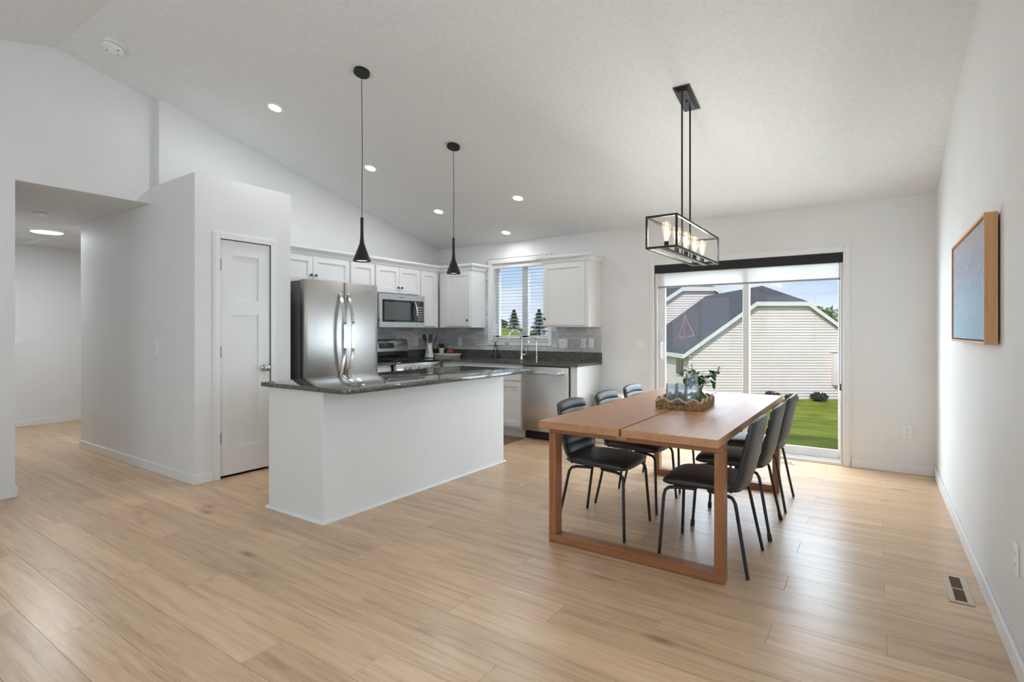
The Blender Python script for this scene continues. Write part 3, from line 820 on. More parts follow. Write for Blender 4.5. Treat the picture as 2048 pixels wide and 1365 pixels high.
# ---- backsplash tiles
gs = MB()
gs.box(XL, XL+0.006, 3.99, YB, 1.0, ZU0+0.01)
gs.box(XL, -2.686, YB-0.006, YB, 1.0, 1.068); gs.box(XL, -4.357, YB-0.006, YB, 1.068, ZU0); gs.box(-3.357, -2.686, YB-0.006, YB, 1.068, ZU0); gs.box(-4.401, -4.357, YB-0.006, YB, ZU0, 2.20)
bs = gs.build('backsplash', M['grout'], smooth=False)
struct(bs, 'grey stacked stone tile backsplash above the worktop', 'backsplash')
_tc = {}
def tile(axis, c, L, h, base):
    key = (axis, round(L, 3), round(h, 3))
    if key not in _tc:
        g = 0.0008
        m = MB()
        if axis == 'X': m.box(-L/2+g, L/2-g, -0.004, 0.0, -h/2+g, h/2-g)
        else: m.box(0.0, 0.004, -L/2+g, L/2-g, -h/2+g, h/2-g)
        _tc[key] = m.mesh('tile', M['tile'], bevel=0.0008, seg=1, smooth=False)
    share('tile', _tc[key], bs, c)
RH = 0.0505; TL = 0.26
def lay(axis, a, b, z0, z1, seed):
    rnd = random.Random(seed)
    z = z0; row = 0
    while z < z1 - 0.006:
        h = min(RH, z1 - z)
        x = a - (row*0.37 % 1.0)*TL
        while x < b - 0.01:
            p0, p1 = max(x, a), min(x+TL, b)
            if p1 - p0 > 0.012:
                cx = (p0+p1)/2
                hole = axis == 'X' and z + h > 1.07 and -4.357 < cx < -3.357
                if axis == 'X' and z + h > 1.068 and p0 < -3.357 and p1 > -4.357:
                    segs = []
                    if p0 < -4.357: segs.append((p0, -4.357))
                    if p1 > -3.357: segs.append((-3.357, p1))
                else: segs = [(p0, p1)]
                for s0, s1 in segs:
                    if s1 - s0 > 0.01:
                        if axis == 'X': tile('X', ((s0+s1)/2, YB-0.006, z+h/2), s1-s0, h, bs)
                        else: tile('Y', (XL+0.006, (s0+s1)/2, z+h/2), s1-s0, h, bs)
            x += TL
        z += h; row += 1
lay('X', XL+0.012, -2.686, 1.0, ZU0, 1)
lay('Y', 3.99, YB-0.01, 1.0, ZU0, 2)
z = ZU0
while z < 2.19:
    tile('X', (-4.379, YB-0.006, z+RH/2), 0.043, RH, bs); z += RH

# ---- worktops
wt = thing('worktop', 'L-shaped dark speckled granite worktop with sink cutout', 'worktop', (-4.0, 5.5, CB))
m = MB()
SX0, SX1, SY0, SY1 = -4.20, -3.45, 5.30, 5.70
CF = 5.205
m.box(XL+0.001, SX0, CF, YB-0.021, CB, CT); m.box(SX0, SX1, CF, SY0, CB, CT); m.box(SX0, SX1, SY1, YB-0.021, CB, CT); m.box(SX1, -2.676, CF, YB-0.021, CB, CT)
m.box(XL+0.001, -4.62, 5.132, CF, CB, CT)
m.build('slab', M['granite'], wt, smooth=False)
MB().box(XL+0.021, -2.676, YB-0.02, YB-0.0005, CT-0.03, 1.0).box(XL+0.0005, XL+0.02, 5.132, YB-0.0005, CT-0.03, 1.0).build('upstand', M['granite'], wt, smooth=False)
w2 = thing('worktop', 'short granite worktop between refrigerator and range', 'worktop', (-4.95, 4.18, CB))
MB().box(XL+0.021, -4.62, 3.996, 4.364, CB, CT).build('slab', M['granite'], w2, smooth=False)
MB().box(XL+0.0005, XL+0.02, 3.996, 5.130, CT-0.03, 1.0).build('upstand', M['granite'], w2, smooth=False)
sk = thing('sink', 'undermount stainless steel kitchen sink below the window', 'sink', (-3.825, 5.5, 0.66))
m = MB()
m.box(SX0-0.01, SX1+0.01, SY0-0.01, SY0, 0.66, CB-0.001); m.box(SX0-0.01, SX1+0.01, SY1, SY1+0.01, 0.66, CB-0.001); m.box(SX0-0.01, SX0, SY0, SY1, 0.66, CB-0.001); m.box(SX1, SX1+0.01, SY0, SY1, 0.66, CB-0.001); m.box(SX0-0.01, SX1+0.01, SY0-0.01, SY1+0.01, 0.65, 0.66)
m.build('basin', M['steel'], sk, smooth=False)
MB().lathe([(0.0, 0.661), (0.04, 0.661), (0.045, 0.664), (0.03, 0.6645), (0.0, 0.662)], (-3.83, 5.5, 0), 20).build('drain', M['chrome'], sk)

# ---- base cabinets
def base(label, Mx, u0, u1, depth, parts, toe=True):
    P = Mx @ Vector(((u0+u1)/2, 0, depth/2))
    t = thing('base_cabinet', label, 'cabinet', P, group='white base cabinets')
    MB(Mx).box(u0, u1, 0.10, CB-0.001, 0.02, depth).box(u0, u1, 0, 0.10, 0.02, depth-0.07).build('body', M['cab'], t, bevel=0.0015, seg=1)
    for p in parts:
        sdoor(t, Mx, p[0], p[1], p[2], p[3], depth, p[4], name=p[5], flat=p[5] == 'drawer_front')
    return t
BD = 0.595
base('white base cabinet under the sink beside the dishwasher', BU, -4.305, -3.412, BD, [(-4.292, -3.862, 0.13, 0.655, (-3.888, 0.60), 'door'), (-3.856, -3.426, 0.13, 0.655, (-3.83, 0.60), 'door'), (-4.292, -3.426, 0.675, 0.835, None, 'drawer_front')])
base('white corner base cabinet right of the range', BU, XL+0.022, -4.309, BD, [(-4.64, -4.322, 0.13, 0.835, (-4.345, 0.75), 'door')])
base('narrow white base cabinet between refrigerator and range', LU, 3.996, 4.364, BD, [(4.006, 4.354, 0.13, 0.655, (4.33, 0.60), 'door'), (4.006, 4.354, 0.675, 0.835, (4.18, 0.755), 'drawer_front')])
ep = MB().box(-2.783, -2.70, 5.245, YB-0.001, 0.0, CB-0.001).build('end_panel', M['cab'], bevel=0.002, seg=1)
tag(ep, 'white cabinet end panel right of the dishwasher', 'panel')

# ---- dishwasher
dw = thing('dishwasher', 'stainless dishwasher with bar handle under the worktop', 'dishwasher', (-3.096, 5.5, 0))
MB().box(-3.408, -2.786, 5.262, YB-0.03, 0.10, CB-0.004).build('body', M['dsteel'], dw, smooth=False)
do = MB().box(-3.404, -2.797, 5.222, 5.262, 0.105, 0.846).build('door', M['steel_dw'], dw, bevel=0.004)
hb = MB()
def bow(u, v):
    t_ = u*2-1
    return t_
pts = []
for i in range(13):
    t_ = i/12*2-1
    pts.append((-3.10 + t_*0.262, 5.222 - 0.042*(1-t_**4)**0.5*1.0 - 0.004, 0.782))
vs_ = []; fs = []
for i, p in enumerate(pts):
    for dy, dz in ((-0.006, -0.016), (-0.006, 0.016), (0.006, 0.016), (0.006, -0.016)):
        vs_.append((p[0], p[1]+dy, p[2]+dz))
for i in range(len(pts)-1):
    for k_ in range(4):
        l = (k_+1) % 4
        fs.append((i*4+k_, i*4+l, (i+1)*4+l, (i+1)*4+k_))
fs += [(0,1,2,3), tuple(len(vs_)-4+k_ for k_ in (3,2,1,0))]
MB().add(vs_, fs).build('handle', M['chrome'], do, fix=True, bevel=0.003)
MB().box(-3.404, -2.786, 5.29, 5.31, 0.005, 0.10).build('toe_kick', M['black'], dw, smooth=False)

# ---- island
il = thing('kitchen_island', 'white boxed kitchen island with dark granite top', 'island', (-3.26, 3.2, 0))
IX0, IX1, IY0, IY1 = -3.572, -2.957, 2.170, 4.205
MB().box(IX0, IX1, IY0, IY1, 0.0, CB-0.001).build('body', M['island'], il, bevel=0.002, seg=1)
m = MB()
def shoe(m, x0, y0, x1, y1):
    pass
q = 0.018
prof = [(0, 0), (q, 0), (q*0.92, q*0.45), (q*0.6, q*0.85), (0, q)]
ring = [(IX0, IY0, -1, -1), (IX1, IY0, 1, -1), (IX1, IY1, 1, 1), (IX0, IY1, -1, 1)]
vs_ = []; fs = []
for x, y, nx, ny in ring:
    for o_, z in prof: vs_.append((x+nx*o_, y+ny*o_, z))
n = len(prof)
for i in range(4):
    j = (i+1) % 4
    for k_ in range(n):
        l = (k_+1) % n
        fs.append((i*n+k_, i*n+l, j*n+l, j*n+k_))
MB().add(vs_, fs).build('shoe_moulding', M['trim'], il, fix=True)
def rounded_slab(m, x0, x1, y0, y1, z0, z1, rads, seg=6):
    pts = []
    for (cx, cy_, a0, r_) in ((x0, y0, PI, rads[0]), (x1, y0, 1.5*PI, rads[1]), (x1, y1, 0, rads[2]), (x0, y1, 0.5*PI, rads[3])):
        ox = cx + (r_ if cx == x0 else -r_); oy = cy_ + (r_ if cy_ == y0 else -r_)
        for i in range(seg+1):
            a = a0 + i/seg*PI/2
            pts.append((ox + r_*math.cos(a), oy + r_*math.sin(a), z0))
    m.prism(pts, (0, 0, z1-z0)); return m
rounded_slab(MB(), -3.598, -2.668, 2.125, 4.325, CB, CT, (0.004, 0.05, 0.03, 0.004)).build('granite_top', M['granite'], il, bevel=0.003, angle=30)
# island storage side (faces the range)
for (a, b) in ((2.19, 2.86), (2.87, 3.53), (3.54, 4.19)):
    Mx = basis((IX0, 0, 0), (0, -1, 0), (0, 0, 1), (-1, 0, 0))
    sdoor(il, Mx, -b, -a, 0.12, 0.84, 0.0, (-a-0.03, 0.76))

# ---- refrigerator
rf = thing('refrigerator', 'stainless French-door refrigerator with two bowed handles', 'refrigerator', (-4.85, 3.54, 0))
MB().box(XL+0.03, -4.565, 3.09, 3.990, 0.015, 1.728).build('body', M['dsteel'], rf, bevel=0.004)
RFX = -4.487
def fridge_door(y0, y1, z0, z1, name):
    # front bulges very slightly
    m = MB()
    def fn(u, v):
        y = y0 + (y1-y0)*u
        t_ = (y - 3.54)/0.45
        return (RFX + 0.012*(1-t_*t_), y, z0 + (z1-z0)*v)
    nu = 12
    vs_ = []; fs = []
    for i in range(nu):
        u = i/(nu-1); f0 = fn(u, 0)
        vs_ += [(-4.555, f0[1], z0), (f0[0], f0[1], z0), (f0[0], f0[1], z1), (-4.555, f0[1], z1)]
    for i in range(nu-1):
        for k_ in range(4):
            l = (k_+1) % 4
            fs.append((i*4+k_, i*4+l, (i+1)*4+l, (i+1)*4+k_))
    fs += [(0,1,2,3), tuple(len(vs_)-4+k_ for k_ in (3,2,1,0))]
    return MB().add(vs_, fs).build(name, M['steel'], rf, fix=True, bevel=0.004, angle=25)
dl = fridge_door(3.087, 3.535, 0.70, 1.752, 'door')
dr = fridge_door(3.543, 3.992, 0.70, 1.752, 'door')
dz = fridge_door(3.087, 3.992, 0.06, 0.69, 'freezer_drawer')
def bow_handle(y, z0, z1, parent):
    vs_ = []; fs = []; n_ = 21
    for i in range(n_):
        t_ = i/(n_-1)*2-1
        z = (z0+z1)/2 + t_*(z1-z0)/2
        out = RFX + 0.014 + 0.082*(1-abs(t_)**2.2)
        w_ = 0.017
        th = 0.012
        vs_ += [(out-th, y-w_, z), (out, y-w_, z), (out, y+w_, z), (out-th, y+w_, z)]
    for i in range(n_-1):
        for k_ in range(4):
            l = (k_+1) % 4
            fs.append((i*4+k_, i*4+l, (i+1)*4+l, (i+1)*4+k_))
    fs += [(0,1,2,3), tuple(len(vs_)-4+k_ for k_ in (3,2,1,0))]
    MB().add(vs_, fs).build('handle', M['chrome'], parent, fix=True, bevel=0.002, seg=1, angle=40)
bow_handle(3.488, 0.78, 1.642, dl)
bow_handle(3.590, 0.78, 1.642, dr)
vs_ = []
hz = MB()
pts = [(RFX + 0.012 + 0.06*(1-abs(i/12*2-1)**2.2), 3.54 + (i/12*2-1)*0.36, 0.60) for i in range(13)]
hz.tube(pts, 0.013, 8).build('handle', M['chrome'], dz)
for a in (3.12, 3.88): MB().box(XL+0.35, -4.57, a, a+0.08, 1.728, 1.748).build('hinge_cover', M['dsteel'], rf, bevel=0.004)
ring = [(RFX+0.009, 3.872 + 0.026*math.cos(a), 1.672 + 0.0125*math.sin(a)) for a in [2*PI*i/24 for i in range(22)]]
em = MB().tube(ring, 0.0016, 5).build('emblem', M['chrome'], dr)
text_mesh('Whirlpool', 0.020, M['chrome'], 'emblem_lettering', dr, on_left(3.872, 1.665, RFX+0.0085))

# ---- range
rg = thing('gas_range', 'stainless gas range with five knobs and black cooktop', 'range', (-4.95, 4.748, 0))
RY0, RY1 = 4.369, 5.128
MB().box(XL+0.03, -4.64, RY0, RY1, 0.02, 0.868).build('body', M['black'], rg, smooth=False)
MB().prism([(-4.64, RY0, 0.742), (-4.575, RY0, 0.742), (-4.605, RY0, 0.868), (-4.64, RY0, 0.868)], (0, RY1-RY0, 0)).build('control_panel', M['steel_h'], rg, bevel=0.002)
od = MB().box(-4.64, -4.598, RY0+0.002, RY1-0.002, 0.20, 0.735).build('oven_door', M['steel_h'], rg, bevel=0.004)
MB().box(-4.598, -4.595, RY0+0.12, RY1-0.12, 0.32, 0.60).build('oven_window', M['bglass'], od, smooth=False)
MB().tube([(-4.598, RY0+0.05, 0.69), (-4.55, RY0+0.06, 0.69), (-4.55, RY1-0.06, 0.69), (-4.598, RY1-0.05, 0.69)], 0.012, 8).build('handle', M['chrome'], od)
MB().box(-4.64, -4.60, RY0+0.002, RY1-0.002, 0.03, 0.19).build('drawer', M['steel_h'], rg, bevel=0.003)
for y in (4.505, 4.583, 4.718, 4.868, 4.940):
    Mx = Matrix.Translation((-4.592, y, 0.808)) @ Matrix.Rotation(math.radians(13.4), 4, 'Y').inverted() @ basis((0,0,0), (0,1,0), (0,0,1), (1,0,0))
    k_ = MB(Mx).lathe([(0.0, -0.01), (0.022, -0.004), (0.024, 0.008), (0.020, 0.012), (0.018, 0.030), (0.0, 0.032)], n=16)
    k_.add([(-0.004, -0.021, 0.010), (0.004, -0.021, 0.010), (0.004, 0.021, 0.010), (-0.004, 0.021, 0.010), (-0.004, -0.021, 0.037), (0.004, -0.021, 0.037), (0.004, 0.021, 0.037), (-0.004, 0.021, 0.037)],
           [(0,3,2,1), (4,5,6,7), (0,1,5,4), (1,2,6,5), (2,3,7,6), (3,0,4,7)])
    k_.build('knob', M['nickel'], rg)
MB().box(XL+0.09, -4.612, RY0-0.002, RY1+0.002, 0.868, 0.892).build('cooktop', M['bglass'], rg, bevel=0.004)
g = MB()
for (gy0, gy1) in ((RY0+0.02, RY0+0.26), (RY0+0.265, RY0+0.495), (RY0+0.50, RY1-0.02)):
    for x in (XL+0.12, XL+0.24, XL+0.36, XL+0.48, XL+0.60):
        g.box(x-0.006, x+0.006, gy0, gy1, 0.905, 0.917)
    for y in (gy0+0.005, (gy0+gy1)/2, gy1-0.005):
        g.box(XL+0.115, XL+0.605, y-0.006, y+0.006, 0.903, 0.915)
    for x in (XL+0.12, XL+0.60):
        for y in (gy0+0.006, gy1-0.006): g.box(x-0.006, x+0.006, y-0.006, y+0.006, 0.890, 0.905)
    o = g.build('grate', M['iron'], rg, smooth=False); g = MB()
for (bx_, by_) in ((XL+0.23, RY0+0.15), (XL+0.49, RY0+0.15), (XL+0.36, 4.748), (XL+0.23, RY1-0.15), (XL+0.49, RY1-0.15)):
    MB().lathe([(0.0, 0.892), (0.045, 0.892), (0.042, 0.899), (0.025, 0.901), (0.025, 0.904), (0.0, 0.904)], (bx_, by_, 0), 18).build('burner', M['iron'], rg)
bgd = MB().prism([(XL+0.022, RY0, 0.89), (XL+0.115, RY0, 0.89), (XL+0.115, RY0, 0.985), (XL+0.022, RY0, 0.985)], (0, RY1-RY0, 0)).build('backguard_base', M['bglass'], rg, bevel=0.003)
bgp = MB().prism([(XL+0.03, RY0+0.0, 0.99), (XL+0.125, RY0, 0.99), (XL+0.085, RY0, 1.150), (XL+0.03, RY0, 1.158)], (0, RY1-RY0, 0)).build('backguard', M['steel_h'], rg, bevel=0.006)
Mx = Matrix.Translation((XL+0.107, 4.748, 1.068)) @ Matrix.Rotation(math.radians(-14), 4, 'Y') @ basis((0,0,0), (0,1,0), (0,0,1), (1,0,0))
MB(Mx).box(-0.125, 0.125, -0.036, 0.036, 0.0, 0.004).build('display', M['bglass'], bgp, smooth=False)
text_mesh('12:00', 0.026, M['alu'], 'clock_digits', bgp, Mx @ Matrix.Translation((0.0, -0.008, 0.0046)))

# ---- microwave
mw = thing('microwave', 'stainless over-the-range microwave with curved handle', 'microwave', (-5.07, 4.748, 1.30))
MX = -4.868
MB().box(XL+0.005, MX-0.03, 4.366, 5.130, 1.300, 1.710).build('body', M['black'], mw, bevel=0.003)
FA, FB = 4.368, 5.128
wd = MB()
wd.box(MX-0.03, MX, FA, 4.982, 1.640, 1.708); wd.box(MX-0.03, MX, FA, 4.982, 1.302, 1.368); wd.box(MX-0.03, MX, FA, 4.402, 1.368, 1.640)
mdo = wd.build('door', M['steel_h'], mw, smooth=False)
MB().box(MX-0.03, MX-0.002, 4.402, 4.982, 1.368, 1.640).build('door_window', M['bglass'], mdo, smooth=False)
MB().box(MX-0.0019, MX-0.001, 4.44, 4.87, 1.395, 1.612).build('window_mesh', mat('microwave_mesh', (0.10, 0.10, 0.10), 0.12, spec=0.7), mdo, smooth=False)
cpn = MB().box(MX-0.03, MX, 4.985, FB, 1.640, 1.708).box(MX-0.03, MX, 4.985, FB, 1.302, 1.368).box(MX-0.03, MX, 5.108, FB, 1.368, 1.640).build('control_panel', M['steel_h'], mw, smooth=False)
MB().box(MX-0.03, MX-0.002, 4.985, 5.108, 1.368, 1.640).build('keypad', M['bglass'], cpn, smooth=False)
for r_ in range(6):
    for c_ in range(3):
        MB().box(MX-0.002, MX-0.0014, 5.005+c_*0.031, 5.028+c_*0.031, 1.392+r_*0.032, 1.408+r_*0.032).build('key', M['alu'], cpn, smooth=False)
vs_ = []; fs = []; n_ = 15
for i in range(n_):
    t_ = i/(n_-1)*2-1; z = 1.503 + t_*0.128; out = MX + 0.004 + 0.045*(1-abs(t_)**2)
    y = 4.945
    vs_ += [(out-0.010, y-0.012, z), (out, y-0.012, z), (out, y+0.012, z), (out-0.010, y+0.012, z)]
for i in range(n_-1):
    for k_ in range(4):
        l = (k_+1) % 4
        fs.append((i*4+k_, i*4+l, (i+1)*4+l, (i+1)*4+k_))
fs += [(0,1,2,3), tuple(len(vs_)-4+k_ for k_ in (3,2,1,0))]
MB().add(vs_, fs).build('handle', M['chrome'], mdo, fix=True, bevel=0.002, seg=1)
text_mesh('Whirlpool', 0.022, M['dsteel'], 'lettering', mdo, on_left(4.72, 1.666, MX+0.0006))

# ---- taps and soap
fc = thing('kitchen_faucet', 'chrome gooseneck pull-down faucet at the sink', 'faucet', (-3.755, 5.745, CT))
MB().lathe([(0.0, CT), (0.026, CT), (0.026, CT+0.012), (0.018, CT+0.02), (0.017, CT+0.12), (0.013, CT+0.125), (0.013, CT+0.13), (0.0, CT+0.13)], (-3.755, 5.745, 0), 18).build('base', M['chrome'], fc)
pts = [(-3.755, 5.745, CT+0.12), (-3.755, 5.745, 1.14)]
for i in range(1, 13):
    a = PI*i/12*0.93
    pts.append((-3.755 - 0.06*(1-math.cos(a))*0.9, 5.745 - 0.085*(1-math.cos(a))*0.9, 1.14 + 0.125*math.sin(a)))
MB().tube(pts, 0.0125, 10).build('spout', M['chrome'], fc)
e = Vector(pts[-1]); dv = (Vector(pts[-1])-Vector(pts[-2])).normalized()
MB().tube([e, e+dv*0.02, e+dv*0.085, e+dv*0.09], [0.0125, 0.015, 0.021, 0.018], 12).build('spray_head', M['nickel'], fc)
MB().tube([(-3.74, 5.745, CT+0.06), (-3.69, 5.738, CT+0.06)], 0.016, 10).tube([(-3.69, 5.738, CT+0.06), (-3.675, 5.735, CT+0.085), (-3.685, 5.73, CT+0.15)], [0.010, 0.007, 0.006], 8).build('lever', M['chrome'], fc)
f2 = thing('filter_faucet', 'slim chrome drinking-water faucet right of main faucet', 'faucet', (-3.535, 5.755, CT))
MB().lathe([(0.0, CT), (0.02, CT), (0.02, CT+0.008), (0.011, CT+0.015), (0.012, CT+0.09), (0.006, CT+0.10), (0.0, CT+0.10)], (-3.535, 5.755, 0), 14).build('base', M['chrome'], f2)
pts = [(-3.535, 5.755, CT+0.09), (-3.535, 5.755, 1.13)]
for i in range(1, 11):
    a = PI*i/10
    pts.append((-3.535 - 0.032*(1-math.cos(a)), 5.755 - 0.04*(1-math.cos(a)), 1.13 + 0.05*math.sin(a)))
pts.append((pts[-1][0], pts[-1][1], 1.105))
MB().tube(pts, 0.0055, 8).build('spout', M['chrome'], f2)
MB().tube([(-3.535, 5.755, CT+0.08), (-3.585, 5.735, CT+0.088)], [0.007, 0.004], 8).build('lever', M['black'], f2)
sp = thing('soap_dispenser', 'clear soap pump bottle in a navy base on the worktop', 'soap bottle', (-4.185, 5.762, CT))
c_ = (-4.185, 5.762, 0)
MB().lathe([(0.0, CT+0.001), (0.050, CT+0.001), (0.050, CT+0.008), (0.040, CT+0.062), (0.0, CT+0.062)], c_, 24).build('base_sleeve', M['navy'], sp)
MB().lathe([(0.0, CT+0.062), (0.030, CT+0.062), (0.024, CT+0.12), (0.021, CT+0.155), (0.0, CT+0.155)], c_, 20).build('bottle', M['clear'], sp)
MB().lathe([(0.0, CT+0.155), (0.019, CT+0.155), (0.019, CT+0.178), (0.006, CT+0.182), (0.005, CT+0.205), (0.0, CT+0.205)], c_, 16).tube([(-4.205, 5.762, CT+0.208), (-4.165, 5.755, CT+0.208)], 0.006, 8).build('pump', M['black'], sp)

# ---- worktop corner things
jg = thing('enamel_pitcher', 'white enamel pitcher holding black utensils beside the range', 'pitcher', (-5.07, 5.43, CT))
c_ = (-5.07, 5.43, 0)
MB().lathe([(0.0, CT+0.001), (0.062, CT+0.001), (0.060, CT+0.01), (0.040, CT+0.15), (0.036, CT+0.175), (0.044, CT+0.200), (0.041, CT+0.200), (0.033, CT+0.175), (0.037, CT+0.15), (0.055, CT+0.012), (0.0, CT+0.012)], c_, 28).build('body', M['ceramic'], jg)
MB().tube([(-5.045, 5.395, CT+0.19), (-5.025, 5.355, CT+0.20), (-5.02, 5.345, CT+0.17), (-5.035, 5.375, CT+0.09), (-5.04, 5.385, CT+0.07)], 0.007, 8).build('handle', M['ceramic'], jg)
MB().add([(-5.08, 5.465, CT+0.17), (-5.055, 5.468, CT+0.17), (-5.07, 5.492, CT+0.205), (-5.068, 5.470, CT+0.199)], [(0,1,2), (0,2,3), (1,3,2)]).build('spout', M['ceramic'], jg, fix=True)
def utensil(name, label, dx, dy, lean, kind):
    b0 = Vector((-5.07+dx*0.3, 5.43+dy*0.3, CT+0.014)); tip = Vector((-5.07+dx+lean[0], 5.43+dy+lean[1], CT+0.215))
    d = (tip-b0).normalized()
    t = thing(name, label, 'utensil', b0, group='black utensils in the pitcher')
    MB().tube([b0, tip], 0.005, 8).build('handle', M['black'], t)
    e_ = tip + d*0.085
    q = Vector((math.cos(YAW), math.sin(YAW), 0)); q = (q - d*q.dot(d)).normalized(); nrm = d.cross(q)
    m = MB(); vs_ = []; fs = []
    W_ = {'spoon': [0.006, 0.018, 0.024, 0.023, 0.014], 'turner': [0.008, 0.022, 0.025, 0.027, 0.026], 'spatula': [0.005, 0.012, 0.015, 0.015, 0.006]}[kind]
    for i, w_ in enumerate(W_):
        p = tip + d*(0.105*i/4)
        cv = 0.008*math.sin(PI*i/4) if kind == 'spoon' else 0
        for sx_, sn in ((-1, 1), (1, 1), (1, -1), (-1, -1)):
            vs_.append(p + q*w_*sx_ + nrm*(0.003*sn + cv))
    for i in range(4):
        for k_ in range(4):
            l = (k_+1) % 4
            fs.append((i*4+k_, i*4+l, i*4+4+l, i*4+4+k_))
    fs += [(0,1,2,3), (19,18,17,16)]
    m.add(vs_, fs).build('head', M['black'], t, fix=True)
utensil('serving_spoon', 'black serving spoon leaning left in the white pitcher', -0.016, -0.011, (-0.026, -0.018), 'spoon')
utensil('slotted_turner', 'black broad turner standing upright in the white pitcher', 0.010, 0.004, (0.004, 0.003), 'turner')
utensil('spatula', 'black slim spatula leaning right in the white pitcher', 0.016, 0.013, (0.046, 0.033), 'spatula')
bk1 = thing('book', 'dark hardback book, lower of the two under the pot', 'book', (-4.965, 5.66, CT), group='books on the worktop')
MB().box(-5.135, -4.80, 5.56, 5.79, CT+0.0005, CT+0.003).box(-5.135, -4.80, 5.56, 5.79, CT+0.022, CT+0.025).box(-5.135, -4.80, 5.785, 5.79, CT+0.003, CT+0.022).build('cover', M['bookd'], bk1, smooth=False)
MB().box(-5.13, -4.81, 5.565, 5.785, CT+0.003, CT+0.022).build('pages', M['paper'], bk1, smooth=False)
bk2 = thing('book', 'pale pink hardback book, upper of the two under the pot', 'book', (-4.965, 5.66, CT+0.025), group='books on the worktop')
MB().box(-5.145, -4.795, 5.555, 5.785, CT+0.0255, CT+0.052).build('cover', M['bookw'], bk2, bevel=0.002)
MB().box(-4.796, -4.7945, 5.57, 5.775, CT+0.029, CT+0.049).build('pages', M['paper'], bk2, smooth=False)
pt = thing('potted_plant', 'small green succulent in a cream pot on the books', 'plant', (-5.05, 5.66, CT+0.0525))
zb_ = CT + 0.0525
MB().lathe([(0.0, zb_), (0.032, zb_), (0.042, zb_+0.075), (0.038, zb_+0.075), (0.030, zb_+0.06), (0.0, zb_+0.06)], (-5.05, 5.66, 0), 22).build('pot', M['potclay'], pt)
MB().lathe([(0.0, zb_+0.064), (0.034, zb_+0.062)], (-5.05, 5.66, 0), 16, caps=False).build('soil', M['soil'], pt)
def leaf_mesh(m, base_, d, L, w_, droop=0.3, up=Vector((0,0,1))):
    d = d.normalized(); s_ = d.cross(up)
    s_ = s_.normalized() if s_.length > 1e-3 else Vector((1,0,0))
    nn = s_.cross(d)
    vs_ = []
    for i, (t_, ww) in enumerate(((0, 0.12), (0.25, 0.75), (0.5, 1.0), (0.75, 0.7), (1.0, 0.02))):
        p = base_ + d*L*t_ - Vector((0,0,1))*droop*L*t_*t_
        for sx_, h in ((-1, 0.12), (0, 0.0), (1, 0.12)):
            vs_.append(p + s_*w_*ww*sx_ + nn*h*w_*ww)
    fs = []
    for i in range(4):
        for k_ in range(2):
            fs.append((i*3+k_, i*3+k_+1, i*3+3+k_+1, i*3+3+k_))
    m.add(vs_, fs); return m
rnd = random.Random(3)
for i in range(16):
    a = i*2.4; el = rnd.uniform(0.5, 1.4)
    d = Vector((math.cos(a)*math.cos(el), math.sin(a)*math.cos(el), math.sin(el)))
    leaf_mesh(MB(), Vector((-5.05, 5.66, zb_+0.062)), d, rnd.uniform(0.08, 0.13), 0.019, 0.25).build('leaf', M['leafd'], pt)
rb = MB().lathe([(0.0, zb_), (0.028, zb_), (0.05, zb_+0.018), (0.052, zb_+0.03), (0.040, zb_+0.048), (0.014, zb_+0.058), (0.0, zb_+0.054)], (-4.895, 5.67, 0), 24).build('clay_dish', M['red'], angle=60)
tag(rb, 'small red rounded clay dish on the books', 'dish')
# kitchen mat
mt = thing('kitchen_mat', 'brown woven floor mat in front of the sink cabinet', 'mat', (-3.85, 4.97, 0))
MB().box(-4.37, -3.335, 4.715, 5.228, 0.001, 0.009).build('pile', M['rug'], mt, bevel=0.003)
MB().box(-3.335, -3.318, 4.70, 5.243, 0.001, 0.0095).box(-4.385, -3.318, 4.70, 4.715, 0.001, 0.0095).box(-4.385, -3.318, 5.228, 5.243, 0.001, 0.0095).box(-4.385, -4.37, 4.70, 5.243, 0.001, 0.0095).build('binding', M['rugedge'], mt, smooth=False)
# ------------------------------------------------------------------ dining table
tb = thing('dining_table', 'brown oak dining table with split top and square frame legs', 'table', (-1.108, 3.70, 0))
TX0, TX1, TY0, TY1, TZ = -1.605, -0.612, 2.636, 4.765, 0.735
for a, b in ((TX0, -1.1135), (-1.1025, TX1)):
    MB().box(a, b, TY0, TY1, TZ-0.040, TZ).build('tabletop_board', M['table'], tb, bevel=0.0015, seg=1)
MB().box(-1.135, -1.082, TY0+0.02, TY1-0.02, TZ-0.058, TZ-0.0405).build('center_rail', M['table'], tb, smooth=False)
lw, ld = 0.047, 0.075
for y0 in (2.752, TY1-0.116-ld):
    y1 = y0+ld
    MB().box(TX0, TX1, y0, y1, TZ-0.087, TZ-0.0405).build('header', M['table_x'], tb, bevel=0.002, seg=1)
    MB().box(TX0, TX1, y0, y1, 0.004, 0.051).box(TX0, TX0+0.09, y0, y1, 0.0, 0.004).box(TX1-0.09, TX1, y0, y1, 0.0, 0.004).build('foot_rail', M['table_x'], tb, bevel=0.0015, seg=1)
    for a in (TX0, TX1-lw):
        MB().box(a, a+lw, y0, y1, 0.0515, TZ-0.0875).build('leg', M['table_z'], tb, bevel=0.002, seg=1)

